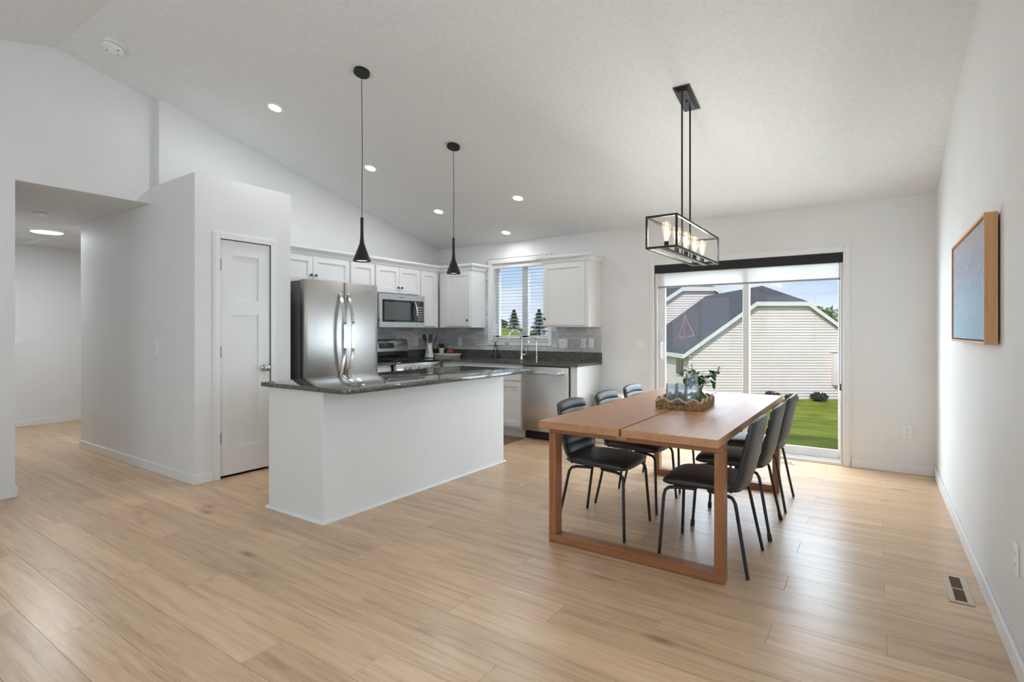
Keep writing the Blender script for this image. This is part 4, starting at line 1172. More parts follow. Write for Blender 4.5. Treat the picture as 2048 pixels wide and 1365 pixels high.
# ------------------------------------------------------------------ chairs
def make_chair(label):
    t = thing('dining_chair', label, 'chair', (0, 0, 0), group='black dining chairs around the table')
    def sq(s, q, k): return s*math.sqrt(max(0.0, 1-q*q*k))
    def prm(i, n):   # denser towards the edges
        x = i/(n-1)*2-1
        return math.sin(x*PI/2)
    n = 19
    def seat_pt(s, tt, sign):
        x = 0.018 + 0.217*sq(s, tt, 0.16); y = (0.207 - 0.008*(-s if s < 0 else 0))*sq(tt, s, 0.16)
        e = math.sqrt(max(0, (1-abs(s)**8)*(1-abs(tt)**8)))
        z = 0.434 + sign*(0.029*e + (0.006*(1-s*s)*(1-tt*tt) if sign > 0 else 0)) + (0.010*max(0, s)**2*-1)
        return (x, y, z)
    m = MB()
    for sign in (1, -1):
        m.grid(lambda u, v: seat_pt(prm(round(u*(n-1)), n), prm(round(v*(n-1)), n), sign), n, n, flip=sign < 0)
    m.build('seat', M['leather'], t, local=True, weld=0.0006, angle=70)
    nv, nu, ribs = 64, 17, 7
    def back_pt(s, w, side):
        # w 0..1 bottom to top
        zc = 0.402 + 0.398*w
        xc = -0.172 - 0.084*w**0.9 + 0.018*math.exp(-((w)/0.12)**2)
        tt = w*2-1
        y = 0.205*sq(s, tt, 0.10)*(1-0.03*w)
        zc = 0.601 + 0.199*sq(tt, s, 0.14)
        e = math.sqrt(max(0, (1-abs(s)**7)*(1-abs(tt)**14)))
        if side > 0:
            rb_ = abs(math.sin(PI*(w*ribs)))**0.45
            off = (0.014 + 0.011*rb_)*e
        else:
            off = -0.024*e
        off += 0.016*s*s     # wraps forward at the sides
        return (xc + off, y, zc - off*0.15)
    m = MB()
    m.grid(lambda u, v: back_pt(prm(round(u*(nu-1)), nu), v, 1), nu, nv, flip=False)
    m.grid(lambda u, v: back_pt(prm(round(u*(nu-1)), nu), v, -1), nu, nv, flip=True)
    m.build('backrest', M['leather'], t, local=True, weld=0.0004, angle=60, fix=True)
    for sy in (-1, 1):
        pts = [(0.05, sy*0.150, 0.397), (0.15, sy*0.168, 0.395), (0.185, sy*0.178, 0.390), (0.203, sy*0.184, 0.374), (0.209, sy*0.189, 0.345), (0.218, sy*0.204, 0.17), (0.228, sy*0.218, 0.002)]
        MB().tube(pts, 0.0092, 10).build('leg', M['leg'], t, local=True)
        pts = [(-0.02, sy*0.150, 0.397), (-0.11, sy*0.165, 0.393), (-0.145, sy*0.172, 0.385), (-0.160, sy*0.177, 0.362), (-0.166, sy*0.180, 0.335), (-0.198, sy*0.198, 0.16), (-0.228, sy*0.218, 0.002)]
        MB().tube(pts, 0.0092, 10).build('leg', M['leg'], t, local=True)
    MB().tube([(0.05, -0.15, 0.397), (0.05, 0.15, 0.397)], 0.008, 8).tube([(-0.02, -0.15, 0.397), (-0.02, 0.15, 0.397)], 0.008, 8).build('seat_brace', M['leg'], t, local=True)
    return t
ch0 = make_chair('black leather dining chair on the right-hand side, nearest the viewer, front of three')
ch0.location = (-0.755, 3.10, 0); ch0.rotation_euler = (0, 0, PI)
c2_ = dup(ch0, (-0.741, 3.705, 0), PI, 'black leather dining chair with rubber foot caps, middle of the right side')
for o in [o for o in c2_.children if o.name.startswith('leg')]:
    v = max((vv.co for vv in o.data.vertices), key=lambda q: -q.z)
    foot = Vector((0.228 if v.x > 0 else -0.228, 0.218 if v.y > 0 else -0.218, 0.0))
    up = Vector((-0.0026 if v.x > 0 else 0.0084, (-1 if v.y > 0 else 1)*(0.0037 if v.x > 0 else 0.0056), 0.045))
    MB().tube([foot+Vector((0,0,0.001)), foot+up*0.25, foot+up*0.8, foot+up], [0.012, 0.0135, 0.0125, 0.011], 10).build('foot_cap', M['black'], o, local=True)
dup(ch0, (-0.735, 4.314, 0), PI, 'black leather dining chair on the right side, closest to the sliding door')
dup(ch0, (-1.452, 3.20, 0), 0.0, 'black leather dining chair on the island side, nearest the viewer')
dup(ch0, (-1.455, 3.772, 0), 0.0, 'black leather dining chair on the island side, middle of three')
dup(ch0, (-1.470, 4.345, 0), 0.0, 'black leather dining chair on the island side, farthest and nearest the door')

# ------------------------------------------------------------------ tray and its contents
tr = thing('woven_tray', 'scalloped seagrass tray with cut-out handles on the table', 'tray', (-1.078, 3.715, TZ), rotz=math.radians(2))
HX, HY = 0.147, 0.195
MB().box(-HX, HX, -HY, HY, 0.0005, 0.007).build('base', M['rope'], tr, local=True, bevel=0.002)
def rim_z(s_, L): return 0.052 + 0.011*math.cos(2*PI*s_/L)
peri = []
def side_pts(n_, x0, y0, x1, y1, waves):
    out = []
    for i in range(n_):
        t_ = i/n_
        out.append((x0+(x1-x0)*t_, y0+(y1-y0)*t_, 0.060 - 0.011*math.cos(2*PI*waves*t_) + 0.0))
    return out
rim = side_pts(36, -HX, -HY, HX, -HY, 3) + side_pts(36, HX, -HY, HX, HY, 3) + side_pts(36, HX, HY, -HX, HY, 3) + side_pts(36, -HX, HY, -HX, -HY, 3)
MB().tube(rim, 0.0075, 8, closed=True).build('rope_rim', M['rim'], tr, local=True)
rows = MB()
for r_ in range(8):
    z = 0.008 + r_*0.0078
    path = []
    for (x, y, zr) in rim:
        path.append((x, y, z, zr))
    # split rows at the handle slots (middle of the two short ends) and under the scallops
    seg_ = []
    for (x, y, zz, zr) in path + path[:1]:
        slot_ = abs(x) < 0.042 and abs(abs(y)-HY) < 0.001 and 0.024 < zz < 0.052
        wob = 0.0018*math.sin(len(seg_)*PI*0.9 + r_*PI)
        if zz < zr - 0.004 and not slot_:
            nrm = Vector((x/HX if abs(abs(x)-HX) < 0.001 else 0, y/HY if abs(abs(y)-HY) < 0.001 else 0, 0))
            seg_.append(Vector((x, y, zz)) + nrm*wob)
        else:
            if len(seg_) > 1: rows.tube(seg_, 0.0042, 6)
            seg_ = []
    if len(seg_) > 1: rows.tube(seg_, 0.0042, 6)
wv = rows.build('woven_wall', M['rope'], tr, local=True); wv['kind'] = 'stuff'
def tumbler(label, x, y):
    t = thing('drinking_glass', label, 'glass', (x, y, TZ+0.008), group='pale blue tumblers on the tray')
    MB().lathe([(0.0, 0.0), (0.034, 0.0), (0.037, 0.004), (0.0375, 0.145), (0.0355, 0.145), (0.035, 0.012), (0.0, 0.010)], n=28).build('tumbler', M['blueglass'], t, local=True)
    return t
tumbler('pale blue ribbed tumbler, leftmost on the woven tray', -1.165, 3.68)
tumbler('pale blue ribbed tumbler beside the glass pitcher', -1.118, 3.765)
gp = thing('glass_pitcher', 'tall clear blue glass pitcher with handle on the tray', 'pitcher', (-1.022, 3.665, TZ+0.008))
MB().lathe([(0.0, 0.0), (0.048, 0.0), (0.051, 0.005), (0.0495, 0.10), (0.046, 0.15), (0.0415, 0.175), (0.0405, 0.185), (0.0415, 0.22), (0.0395, 0.22), (0.0385, 0.185), (0.0395, 0.175), (0.044, 0.15), (0.0475, 0.10), (0.049, 0.012), (0.0, 0.010)], n=32).build('jug', M['blueglass'], gp, local=True)
MB().tube([(0.030, -0.030, 0.165), (0.046, -0.046, 0.160), (0.052, -0.052, 0.12), (0.050, -0.050, 0.07), (0.034, -0.036, 0.042)], 0.005, 8).build('handle', M['clear'], gp, local=True)
vs1 = thing('green_vase', 'squat green glass vase with narrow neck on the tray', 'vase', (-1.005, 3.80, TZ+0.008))
MB().lathe([(0.0, 0.0), (0.045, 0.0), (0.062, 0.015), (0.066, 0.030), (0.055, 0.058), (0.030, 0.080), (0.016, 0.092), (0.014, 0.112), (0.017, 0.116), (0.014, 0.116), (0.011, 0.11), (0.0, 0.10)], n=32).build('body', M['vase'], vs1, local=True)
fb = thing('flower_stems', 'leafy stems with small coral blossoms in the green vase', 'flowers', (-1.005, 3.80, TZ+0.115))
rnd = random.Random(11)
R3 = Vector((math.cos(YAW), math.sin(YAW), 0)); U3 = Vector((0, 0, 1)); D3 = Vector((-math.sin(YAW), math.cos(YAW), 0))
stems = [(-0.12, 0.09, 0.00), (-0.10, 0.13, 0.02), (-0.06, 0.135, -0.02), (0.03, 0.12, 0.02), (0.07, 0.115, -0.02), (0.12, 0.12, 0.01), (0.09, 0.06, 0.02), (0.02, 0.09, 0.05), (-0.03, 0.10, 0.04), (-0.08, 0.07, 0.03)]
for si, (r_, u_, d_) in enumerate(stems):
    a = Vector((0, 0, -0.02)); b = R3*r_*0.35 + U3*u_*0.7 + D3*d_*0.4; c_ = R3*r_ + U3*u_ + D3*d_
    pts = [a*(1-t_)**2 + b*2*t_*(1-t_) + c_*t_*t_ for t_ in [i/6 for i in range(7)]]
    MB().tube(pts, [0.0022]*5+[0.0016, 0.001], 5).build('stem', M['stem'], fb, local=True)
    for k_ in range(8):
        t_ = 0.40 + 0.085*k_
        p = a*(1-t_)**2 + b*2*t_*(1-t_) + c_*t_*t_
        ang = rnd.uniform(0, 2*PI)
        d = (R3*math.cos(ang) + D3*math.sin(ang)*0.7 + U3*rnd.uniform(-0.4, 0.9)).normalized()
        leaf_mesh(MB(), p, d, rnd.uniform(0.045, 0.068), rnd.uniform(0.014, 0.021), rnd.uniform(0.1, 0.6)).build('leaf', M['leaf'], fb, local=True)
    if si in (0, 1, 2, 5):
        for k_ in range(4):
            d = (R3*(r_*4 + rnd.uniform(-0.5, 0.5)) + U3*rnd.uniform(0.4, 1.2) + D3*rnd.uniform(-0.3, 0.3)).normalized()
            MB().tube([c_, c_+d*0.035], [0.0008, 0.0012], 4).lathe([(0.0, 0.0), (0.0026, 0.004), (0.0, 0.010)], tuple(c_+d*0.033), 6).build('bud', M['petal'], fb, local=True)
for q in range(6):
    c_ = R3*0.135 + U3*0.125 + D3*0.01
    a = q*PI/3
    leaf_mesh(MB(), c_, (R3*math.cos(a)+U3*math.sin(a)-D3*0.3), 0.016, 0.005, 0.0).build('petal', M['petal'], fb, local=True)
for q in range(26):
    c_ = R3*0.052 + U3*0.035 - D3*0.02
    d = Vector((rnd.gauss(0,1), rnd.gauss(0,1), rnd.gauss(0,1))).normalized()
    leaf_mesh(MB(), c_ + d*0.012, d, 0.014, 0.0045, 0.0).build('petal', M['petalw'], fb, local=True)
leaf_mesh(MB(), R3*0.095 + U3*0.055, (-U3 + R3*0.1), 0.062, 0.013, 0.0, up=D3).build('leaf', M['leaf'], fb, local=True)
leaf_mesh(MB(), R3*0.10 + U3*0.125, (-U3 + R3*0.05), 0.06, 0.016, 0.0, up=D3).build('leaf', M['leaf'], fb, local=True)

# ------------------------------------------------------------------ ceiling-hung lights
NRM = math.sqrt(1 + SL*SL)
def on_ceiling(x, y):
    return basis((x, y, rz(y)), (1, 0, 0), (0, 1/NRM, -SL/NRM), (0, -SL/NRM, -1/NRM))
def lathe_on(mx, prof, n=28):
    return MB(mx).lathe(prof, n=n)
# chandelier
CX, CY0, CY1, CZ0, CZ1 = -1.110, 3.300, 4.370, 1.776, 1.986
chd = thing('linear_chandelier', 'black open-frame linear chandelier with five bulbs over the table', 'chandelier', (CX, 3.835, CZ0))
hw, bt = 0.1015, 0.0065
def bar(p, q): 
    m = MB(); e = bt
    m.box(min(p[0], q[0])-e, max(p[0], q[0])+e, min(p[1], q[1])-e, max(p[1], q[1])+e, min(p[2], q[2])-e, max(p[2], q[2])+e)
    return m.build('frame_bar', M['bmetal'], chd, bevel=0.001, seg=1)
ys, zs, xs = (CY0+bt, CY1-bt), (CZ0+bt, CZ1-bt), (CX-hw+bt, CX+hw-bt)
for y in ys:
    for x in xs: bar((x, y, zs[0]), (x, y, zs[1]))
    for z in zs: bar((xs[0]+2*bt, y, z), (xs[1]-2*bt, y, z))
for x in xs:
    for z in zs: bar((x, ys[0]+2*bt, z), (x, ys[1]-2*bt, z))
MB().box(CX-0.016, CX+0.016, CY0+2*bt, CY1-2*bt, CZ0, CZ0+0.010).build('socket_bar', M['bmetal'], chd, bevel=0.001, seg=1)
for y in (3.740, 3.935):
    MB().tube([(CX, y, CZ0+0.01), (CX, y, rz(y)-0.018)], 0.0062, 10).build('rod', M['bmetal'], chd)
cm = on_ceiling(CX+0.002, 3.850)
MB(cm).box(-0.058, 0.058, -0.145, 0.145, 0.0, 0.010).box(-0.046, 0.046, -0.131, 0.131, 0.010, 0.018).box(-0.036, 0.036, -0.118, 0.118, 0.018, 0.026).build('canopy', M['bmetal'], chd, bevel=0.002, seg=1)
MB(cm).lathe([(0.0, 0.026), (0.007, 0.026), (0.006, 0.034), (0.0, 0.036)], n=10).build('canopy_screw', M['bmetal'], chd)
for i in range(5):
    y = 3.405 + 0.215*i
    MB().lathe([(0.0, CZ0+0.010), (0.0145, CZ0+0.010), (0.0145, CZ0+0.055), (0.0, CZ0+0.056)], (CX, y, 0), 16).build('socket', M['bmetal'], chd)
    z0_ = CZ0+0.056
    bo = MB().lathe([(0.0125, z0_), (0.0135, z0_+0.012), (0.021, z0_+0.045), (0.029, z0_+0.075), (0.0315, z0_+0.095), (0.028, z0_+0.115), (0.016, z0_+0.127), (0.0, z0_+0.130)], (CX, y, 0), 20, caps=False).build('bulb', M['bulbglass'], chd, angle=70)
    fm = MB()
    for k_ in range(5):
        a = 2*PI*k_/5
        fm.tube([(CX+0.004*math.cos(a), y+0.004*math.sin(a), z0_+0.022), (CX+0.011*math.cos(a), y+0.011*math.sin(a), z0_+0.095)], 0.0011, 5)
    fm.build('filament', M['filament'], bo)
    lo = light('bulb_light', 'POINT', (CX, y, z0_+0.07), 2.7, color=(0.97, 0.97, 0.98), shadow_soft_size=0.02)
# pendants
def pendant(label, x, y):
    t = thing('pendant_lamp', label, 'pendant lamp', (x, y, 1.775), group='black cone pendant lamps over the island')
    m4 = on_ceiling(x, y)
    MB(m4).lathe([(0.0, 0.0), (0.060, 0.0), (0.060, 0.020), (0.056, 0.024), (0.0, 0.024)], n=32).build('canopy', M['bmetal'], t)
    MB().tube([(x, y, 2.10), (x+0.004, y, (2.1+rz(y))/2), (x, y-0.004, rz(y)-0.02)], 0.0028, 6).build('cord', M['bmetal'], t)
    MB().lathe([(0.0, 2.106), (0.0105, 2.106), (0.0115, 2.10), (0.0115, 2.01), (0.0125, 1.96), (0.017, 1.915), (0.026, 1.888), (0.0655, 1.784), (0.0665, 1.778), (0.064, 1.776), (0.0565, 1.783), (0.020, 1.885), (0.0, 1.89)], (x, y, 0), 32).build('shade', M['bmetal'], t, angle=50)
    MB().lathe([(0.0, 1.787), (0.0555, 1.787), (0.0555, 1.790), (0.0, 1.790)], (x, y, 0), 28).build('lens', M['pendlit'], t)
    light('pendant_light', 'AREA', (x, y, 1.783), 1.3, color=(1.0, 0.95, 0.88), shape='DISK', size=0.1)
pendant('black cone pendant lamp over the near end of the island', -3.18, 2.676)
pendant('black cone pendant lamp over the far end of the island', -3.18, 3.728)
# recessed downlights
for (x, y, lab) in ((-4.315, 2.679, 'lit recessed ceiling light, nearest the pantry closet'), (-4.315, 3.743, 'lit recessed ceiling light between the two pendants'), (-4.322, 4.793, 'lit recessed ceiling light left of the far pendant'),
                    (-3.180, 4.792, 'lit recessed ceiling light right of the far pendant'), (-3.866, 5.552, 'lit recessed ceiling light just above the kitchen window')):
    m4 = on_ceiling(x, y)
    t = thing('recessed_light', lab, 'ceiling light', m4 @ Vector((0, 0, 0)), group='recessed kitchen downlights')
    MB(m4).lathe([(0.052, 0.001), (0.078, 0.001), (0.076, 0.005), (0.056, 0.008), (0.052, 0.006)], n=32, caps=False).build('trim_ring', M['plate'], t)
    MB(m4).lathe([(0.0, 0.001), (0.053, 0.001), (0.053, 0.006), (0.0, 0.006)], n=28).build('lens', M['canlit'], t)
    p = m4 @ Vector((0, 0, 0.014))
    lo = light('downlight', 'AREA', p, 3.2 if y > 5 else 4.6, color=(0.96, 0.98, 1.0), shape='DISK', size=0.10)
    lo.rotation_euler = Vector((0, -SL, -1)).to_track_quat('-Z', 'Y').to_euler()
bp_ = lathe_on(on_ceiling(-3.156, 3.187), [(0.0, 0.001), (0.066, 0.001), (0.065, 0.004), (0.0, 0.005)]).build('blank_cover', M['ceil'], angle=30)
tag(bp_, 'round white blank cover plate on the ceiling between pendants', 'cover plate')
def smoke_alarm(label, m4, r_):
    t = thing('smoke_alarm', label, 'smoke alarm', m4 @ Vector((0, 0, 0)))
    MB(m4).lathe([(0.0, 0.0), (r_, 0.0), (r_, 0.014), (r_*0.96, 0.017), (0.0, 0.017)], n=36).build('mounting_plate', M['plate'], t)
    MB(m4).lathe([(0.0, 0.021), (r_*0.90, 0.021), (r_*0.89, 0.036), (r_*0.80, 0.044), (r_*0.3, 0.048), (0.0, 0.048)], n=36).build('cap', M['plate'], t)
    MB(m4).lathe([(r_*0.84, 0.017), (r_*0.84, 0.021)], n=30, caps=False).build('vent_gap', M['slot'], t)
    MB(m4).lathe([(0.0, 0.048), (r_*0.22, 0.048), (r_*0.20, 0.051), (0.0, 0.051)], n=20).build('test_button', M['plate'], t)
    for a in (0.5, 2.0, 3.6):
        MB(m4 @ Matrix.Rotation(a, 4, 'Z')).box(r_*0.5, r_*0.72, -0.003, 0.003, 0.044, 0.0472).build('slot', M['slot'], t)
smoke_alarm('round white smoke alarm on the vaulted ceiling near the ridge', on_ceiling(-4.817, 1.665), 0.078)
down = basis((-6.56, 1.665, ZHC), (1, 0, 0), (0, -1, 0), (0, 0, -1))
smoke_alarm('round white smoke alarm on the hallway ceiling', down, 0.066)
hl = thing('hall_light', 'lit flat round LED light on the hallway ceiling', 'ceiling light', (-7.73, 2.03, ZHC))
hd = basis((-7.73, 2.03, ZHC), (1, 0, 0), (0, -1, 0), (0, 0, -1))
MB(hd).lathe([(0.0, 0.0), (0.155, 0.0), (0.155, 0.022), (0.148, 0.026), (0.140, 0.024)], n=40, caps=False).build('rim', M['plate'], hl)
MB(hd).lathe([(0.0, 0.022), (0.147, 0.022), (0.140, 0.027), (0.0, 0.028)], n=40).build('lens', M['halllit'], hl)
light('hall_light_source', 'AREA', (-7.73, 2.03, ZHC-0.035), 21, color=(0.88, 0.95, 1.0), shape='DISK', size=0.28)
vt = thing('attic_hatch', 'flat white attic hatch on the hallway ceiling', 'hatch', (-8.68, 1.90, ZHC))
MB().box(-9.0, -8.36, 1.55, 1.60, ZHC-0.014, ZHC).box(-9.0, -8.36, 2.15, 2.20, ZHC-0.014, ZHC).box(-9.0, -8.95, 1.60, 2.15, ZHC-0.014, ZHC).box(-8.41, -8.36, 1.60, 2.15, ZHC-0.014, ZHC).build('frame', M['trim'], vt, smooth=False)
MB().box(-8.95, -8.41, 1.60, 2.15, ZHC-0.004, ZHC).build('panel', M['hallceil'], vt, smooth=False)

# ------------------------------------------------------------------ painting
pa = thing('framed_painting', 'abstract blue painting in a deep wooden frame on right wall', 'painting', (XR-0.03, 3.58, 1.195))
ay0, ay1, az0, az1 = 3.002, 4.165, 1.195, 1.757
xf, xb = XR-0.052, XR-0.008
fw_ = 0.012
for a, b in ((ay0, ay0+fw_), (ay1-fw_, ay1)): MB().box(xf, xb, a, b, az0, az1).build('frame_side', M['frame'], pa, smooth=False)
for a, b in ((az1-fw_, az1), (az0, az0+fw_)): MB().box(xf, xb, ay0+fw_, ay1-fw_, a, b).build('frame_rail', M['frame'], pa, smooth=False)
MB().box(xf+0.008, xb-0.01, ay0+0.018, ay1-0.018, az0+0.018, az1-0.018).build('canvas', art_mat(ay0, ay1, az0, az1), pa, smooth=False)
MB().box(xb-0.012, xb-0.006, ay0+fw_, ay1-fw_, az0+fw_, az1-fw_).build('backing', M['slot'], pa, smooth=False)
MB().box(xb, XR, ay0+0.1, ay0+0.14, 1.55, 1.60).box(xb, XR, ay1-0.14, ay1-0.1, 1.55, 1.60).build('hanger', M['alu'], pa, smooth=False)

# ------------------------------------------------------------------ outlets and switches
def wall_plate(name, label, Mx, kinds, cat):
    o3 = Mx @ Vector((0, 0, 0))
    t = thing(name, label, cat, o3)
    w_ = 0.035 + 0.023*(len(kinds)-1)
    MB(Mx).box(-w_, w_, -0.058, 0.058, 0.0005, 0.006).build('plate', M['plate'], t, bevel=0.002)
    for i, k_ in enumerate(kinds):
        u = (i - (len(kinds)-1)/2)*0.046
        if k_ == 'outlet':
            for v in (-0.02, 0.02):
                o = MB(Mx).box(u-0.016, u+0.016, v-0.0145, v+0.0145, 0.006, 0.0075).build('receptacle', M['plate'], t, bevel=0.003)
                MB(Mx).box(u-0.0075, u-0.005, v-0.002, v+0.007, 0.0072, 0.0078).box(u+0.005, u+0.0075, v-0.002, v+0.007, 0.0072, 0.0078).box(u-0.002, u+0.002, v-0.010, v-0.006, 0.0072, 0.0078).build('slots', M['slot'], o, smooth=False)
        elif k_ == 'rocker':
            MB(Mx).box(u-0.016, u+0.016, -0.033, 0.033, 0.006, 0.008).build('rocker', M['plate'], t, bevel=0.002)
        else:
            MB(Mx).box(u-0.005, u+0.005, -0.012, 0.012, 0.006, 0.007).box(u-0.004, u+0.004, 0.0, 0.010, 0.007, 0.016).build('toggle', M['plate'], t, bevel=0.001, seg=1)
wall_plate('wall_outlet', 'white double outlet low on the right-hand wall', on_right(2.682, 0.408, XR), ['outlet'], 'outlet')
wall_plate('wall_outlet', 'white double outlet on back wall right of sliding door', on_back(0.236, 0.363, YB), ['outlet'], 'outlet')
wall_plate('light_switch', 'white double light switch beside the sliding door', on_back(-2.215, 1.106, YB), ['toggle', 'toggle'], 'switch')
wall_plate('light_switch', 'white single light switch on the pantry side wall', on_back(-5.236, 1.105, YP), ['toggle'], 'switch')
wall_plate('light_switch', 'white single light switch on the hallway end wall', on_left(2.128, 1.117, -9.27), ['toggle'], 'switch')
YT = YB-0.010
wall_plate('light_switch', 'wide white switch plate on backsplash right of the window', on_back(-3.193, 1.102, YT), ['outlet', 'toggle'], 'switch')
wall_plate('wall_outlet', 'white outlet on backsplash, left of the small pair', on_back(-2.915, 1.106, YT), ['outlet'], 'outlet')
wall_plate('light_switch', 'white single switch at the right end of the backsplash', on_back(-2.813, 1.108, YT), ['toggle'], 'switch')
wall_plate('wall_outlet', 'white outlet on backsplash left of the kitchen window', on_back(-4.853, 1.108, YT), ['outlet'], 'outlet')
wall_plate('wall_outlet', 'white outlet on backsplash just right of the range', on_left(5.387, 1.111, XL+0.010), ['outlet'], 'outlet')

# ------------------------------------------------------------------ floor registers
def register(label, x0, x1, y0, y1, n_):
    t = thing('floor_register', label, 'vent', ((x0+x1)/2, (y0+y1)/2, 0))
    ix0, ix1, iy0, iy1 = x0+0.026, x1-0.026, y0+0.022, y1-0.022
    MB().box(x0, ix0, y0, y1, 0.0005, 0.005).box(ix1, x1, y0, y1, 0.0005, 0.005).box(ix0, ix1, y0, iy0, 0.0005, 0.005).box(ix0, ix1, iy1, y1, 0.0005, 0.005).box(ix0, ix1, (y0+y1)/2-0.005, (y0+y1)/2+0.005, 0.0005, 0.005).build('frame', M['vent'], t, bevel=0.0015, seg=1)
    MB().box(ix0, ix1, iy0, iy1, 0.0003, 0.0012).build('duct', M['ventdark'], t, smooth=False)
    for i in range(n_):
        y = iy0 + (iy1-iy0)*(i+0.5)/n_
        if abs(y-(y0+y1)/2) < 0.008: continue
        MB().box(ix0, ix1, y-0.002, y+0.002, 0.0012, 0.0042).build('louver', M['ventslat'], t, smooth=False)
register('beige metal floor register beside the right-hand baseboard', 0.285, 0.380, 3.180, 3.522, 24)
register('floor register in front of the sliding door behind chairs', -0.90, -0.62, 5.62, 5.72, 8)

# ------------------------------------------------------------------ waste bin
wbn = thing('waste_bin', 'low white lidded bin by the wall behind the chairs', 'bin', (-2.46, 5.66, 0))
rounded_slab(MB(), -2.63, -2.29, 5.52, 5.80, 0.0, 0.51, (0.03,)*4).build('body', M['plate'], wbn, bevel=0.004, angle=30)
rounded_slab(MB(), -2.635, -2.285, 5.515, 5.805, 0.512, 0.545, (0.03,)*4).build('lid', M['plate'], wbn, bevel=0.008, angle=30)
# ------------------------------------------------------------------ outdoors
def sm(x, a, b):
    t_ = min(1, max(0, (x-a)/(b-a))); return t_*t_*(3-2*t_)
def gh(x, y):
    d = -math.sin(YAW)*x + math.cos(YAW)*y; r_ = math.cos(YAW)*x + math.sin(YAW)*y
    base_ = -0.30 - 1.77*sm(y, 7.0, 24.0)
    return base_ + 4.0*sm(d, 28, 90)*(1-sm(r_, 1, 10))
gm = MB()
NX, NY = 61, 61
def gpt(u, v):
    x = -140 + 260*u; y = 6.1 + 190*v**2
    return (x, y, gh(x, y))
gm.grid(gpt, NX, NY)
lawn = gm.build('lawn', M['grass'], angle=80)
tag(lawn, 'green mown lawn outside the sliding door', 'lawn', kind='structure')
# neighbour's garage with clipped gables, axis turned to face the room
hs = thing('neighbour_house', 'white-sided house with grey clipped-gable roof beyond the lawn', 'house', (0, 0, 0), rotz=YAW)
Z0h = -2.3
def gable(D, xl, xr, cl, cr, ze, zc, zb, name, pitch_l, pitch_r, lap):
    """lap siding wall in plane y=D, bounded by rakes"""
    m = MB(); z = zb
    while z < zc - 0.01:
        z1 = min(z+lap, zc)
        def ext(zz):
            a = xl if zz < ze else xl + (zz-ze)/(zc-ze)*(cl-xl)
            b = xr if zz < ze else xr - (zz-ze)/(zc-ze)*(xr-cr)
            return a, b
        a0, b0 = ext(z); a1, b1 = ext(z1)
        m.add([(a0, D-0.045, z), (b0, D-0.045, z), (b1, D-0.002, z1), (a1, D-0.002, z1), (a0, D+0.02, z), (b0, D+0.02, z)], [(0,1,2,3), (4,5,1,0)])
        z = z1
    o = m.build(name, M['siding'], hs, local=True, smooth=False); o['kind'] = 'stuff'
    return o
D = 26.0
xl, xr, clx, crx, ze, zc = 8.31, 17.86, 11.84, 14.33, 0.07, 2.605
gable(D, xl+0.30, xr-0.30, clx+0.05, crx-0.05, ze+0.10, zc, Z0h, 'siding', 0, 0, 0.135)
Dp, zr, xm, Dend = 27.9, 3.55, 13.085, 36.0
ov = 0.20
def slab(pts, th, name='roof_plane', mt_=None):
    return MB().prism(pts, (0, 0, th)).build(name, mt_ or M['shingle'], hs, local=True, smooth=False)
slab([(xl, D-ov, ze), (clx, D-ov, zc), (xm, Dp, zr), (xm, Dend, zr), (xl, Dend, ze)], 0.10)
slab([(xr, D-ov, ze), (crx, D-ov, zc), (xm, Dp, zr), (xm, Dend, zr), (xr, Dend, ze)], 0.10)
slab([(clx, D-ov, zc), (crx, D-ov, zc), (xm, Dp, zr)], 0.10)
def fascia(p, q, h=0.20):
    p, q = Vector(p), Vector(q)
    return MB().prism([p, q, q-Vector((0,0,h)), p-Vector((0,0,h))], (0, -0.05, 0)).build('fascia', M['fascia'], hs, local=True, smooth=False)
fascia((xl, D-ov, ze+0.09), (clx, D-ov, zc+0.09)); fascia((clx, D-ov, zc+0.09), (crx, D-ov, zc+0.09)); fascia((crx, D-ov, zc+0.09), (xr, D-ov, ze+0.09))
MB().box(xl-0.05, xl, D-ov, Dend, ze-0.12, ze+0.09).build('gutter', M['fascia'], hs, local=True, smooth=False)
MB().box(xl, xl+0.35, D-ov, D, ze-0.03, ze+0.0).build('soffit', M['fascia'], hs, local=True, smooth=False)
MB().box(xl+0.30, xl+0.40, D+0.01, Dend, Z0h, ze+0.1).build('side_wall', M['siding'], hs, local=True, smooth=False)
sw = MB().box(xl+0.25, xl+0.30, D+0.6, D+1.9, -1.0, -0.05).build('side_window', M['fascia'], hs, local=True, smooth=False)
MB().box(xl+0.235, xl+0.25, D+0.7, D+1.22, -0.93, -0.12).build('window_pane', M['bglass'], sw, local=True, smooth=False)
MB().box(xl+0.235, xl+0.25, D+1.28, D+1.8, -0.93, -0.12).build('window_pane', M['bglass'], sw, local=True, smooth=False)
MB().box(15.55, 16.35, D-0.28, D, -1.35, 0.22).build('meter_cabinet', M['siding'], hs, local=True, bevel=0.02)
MB().box(15.52, 16.38, D-0.31, D, 0.22, 0.27).build('meter_cabinet_cap', M['rugedge'], hs, local=True, smooth=False)
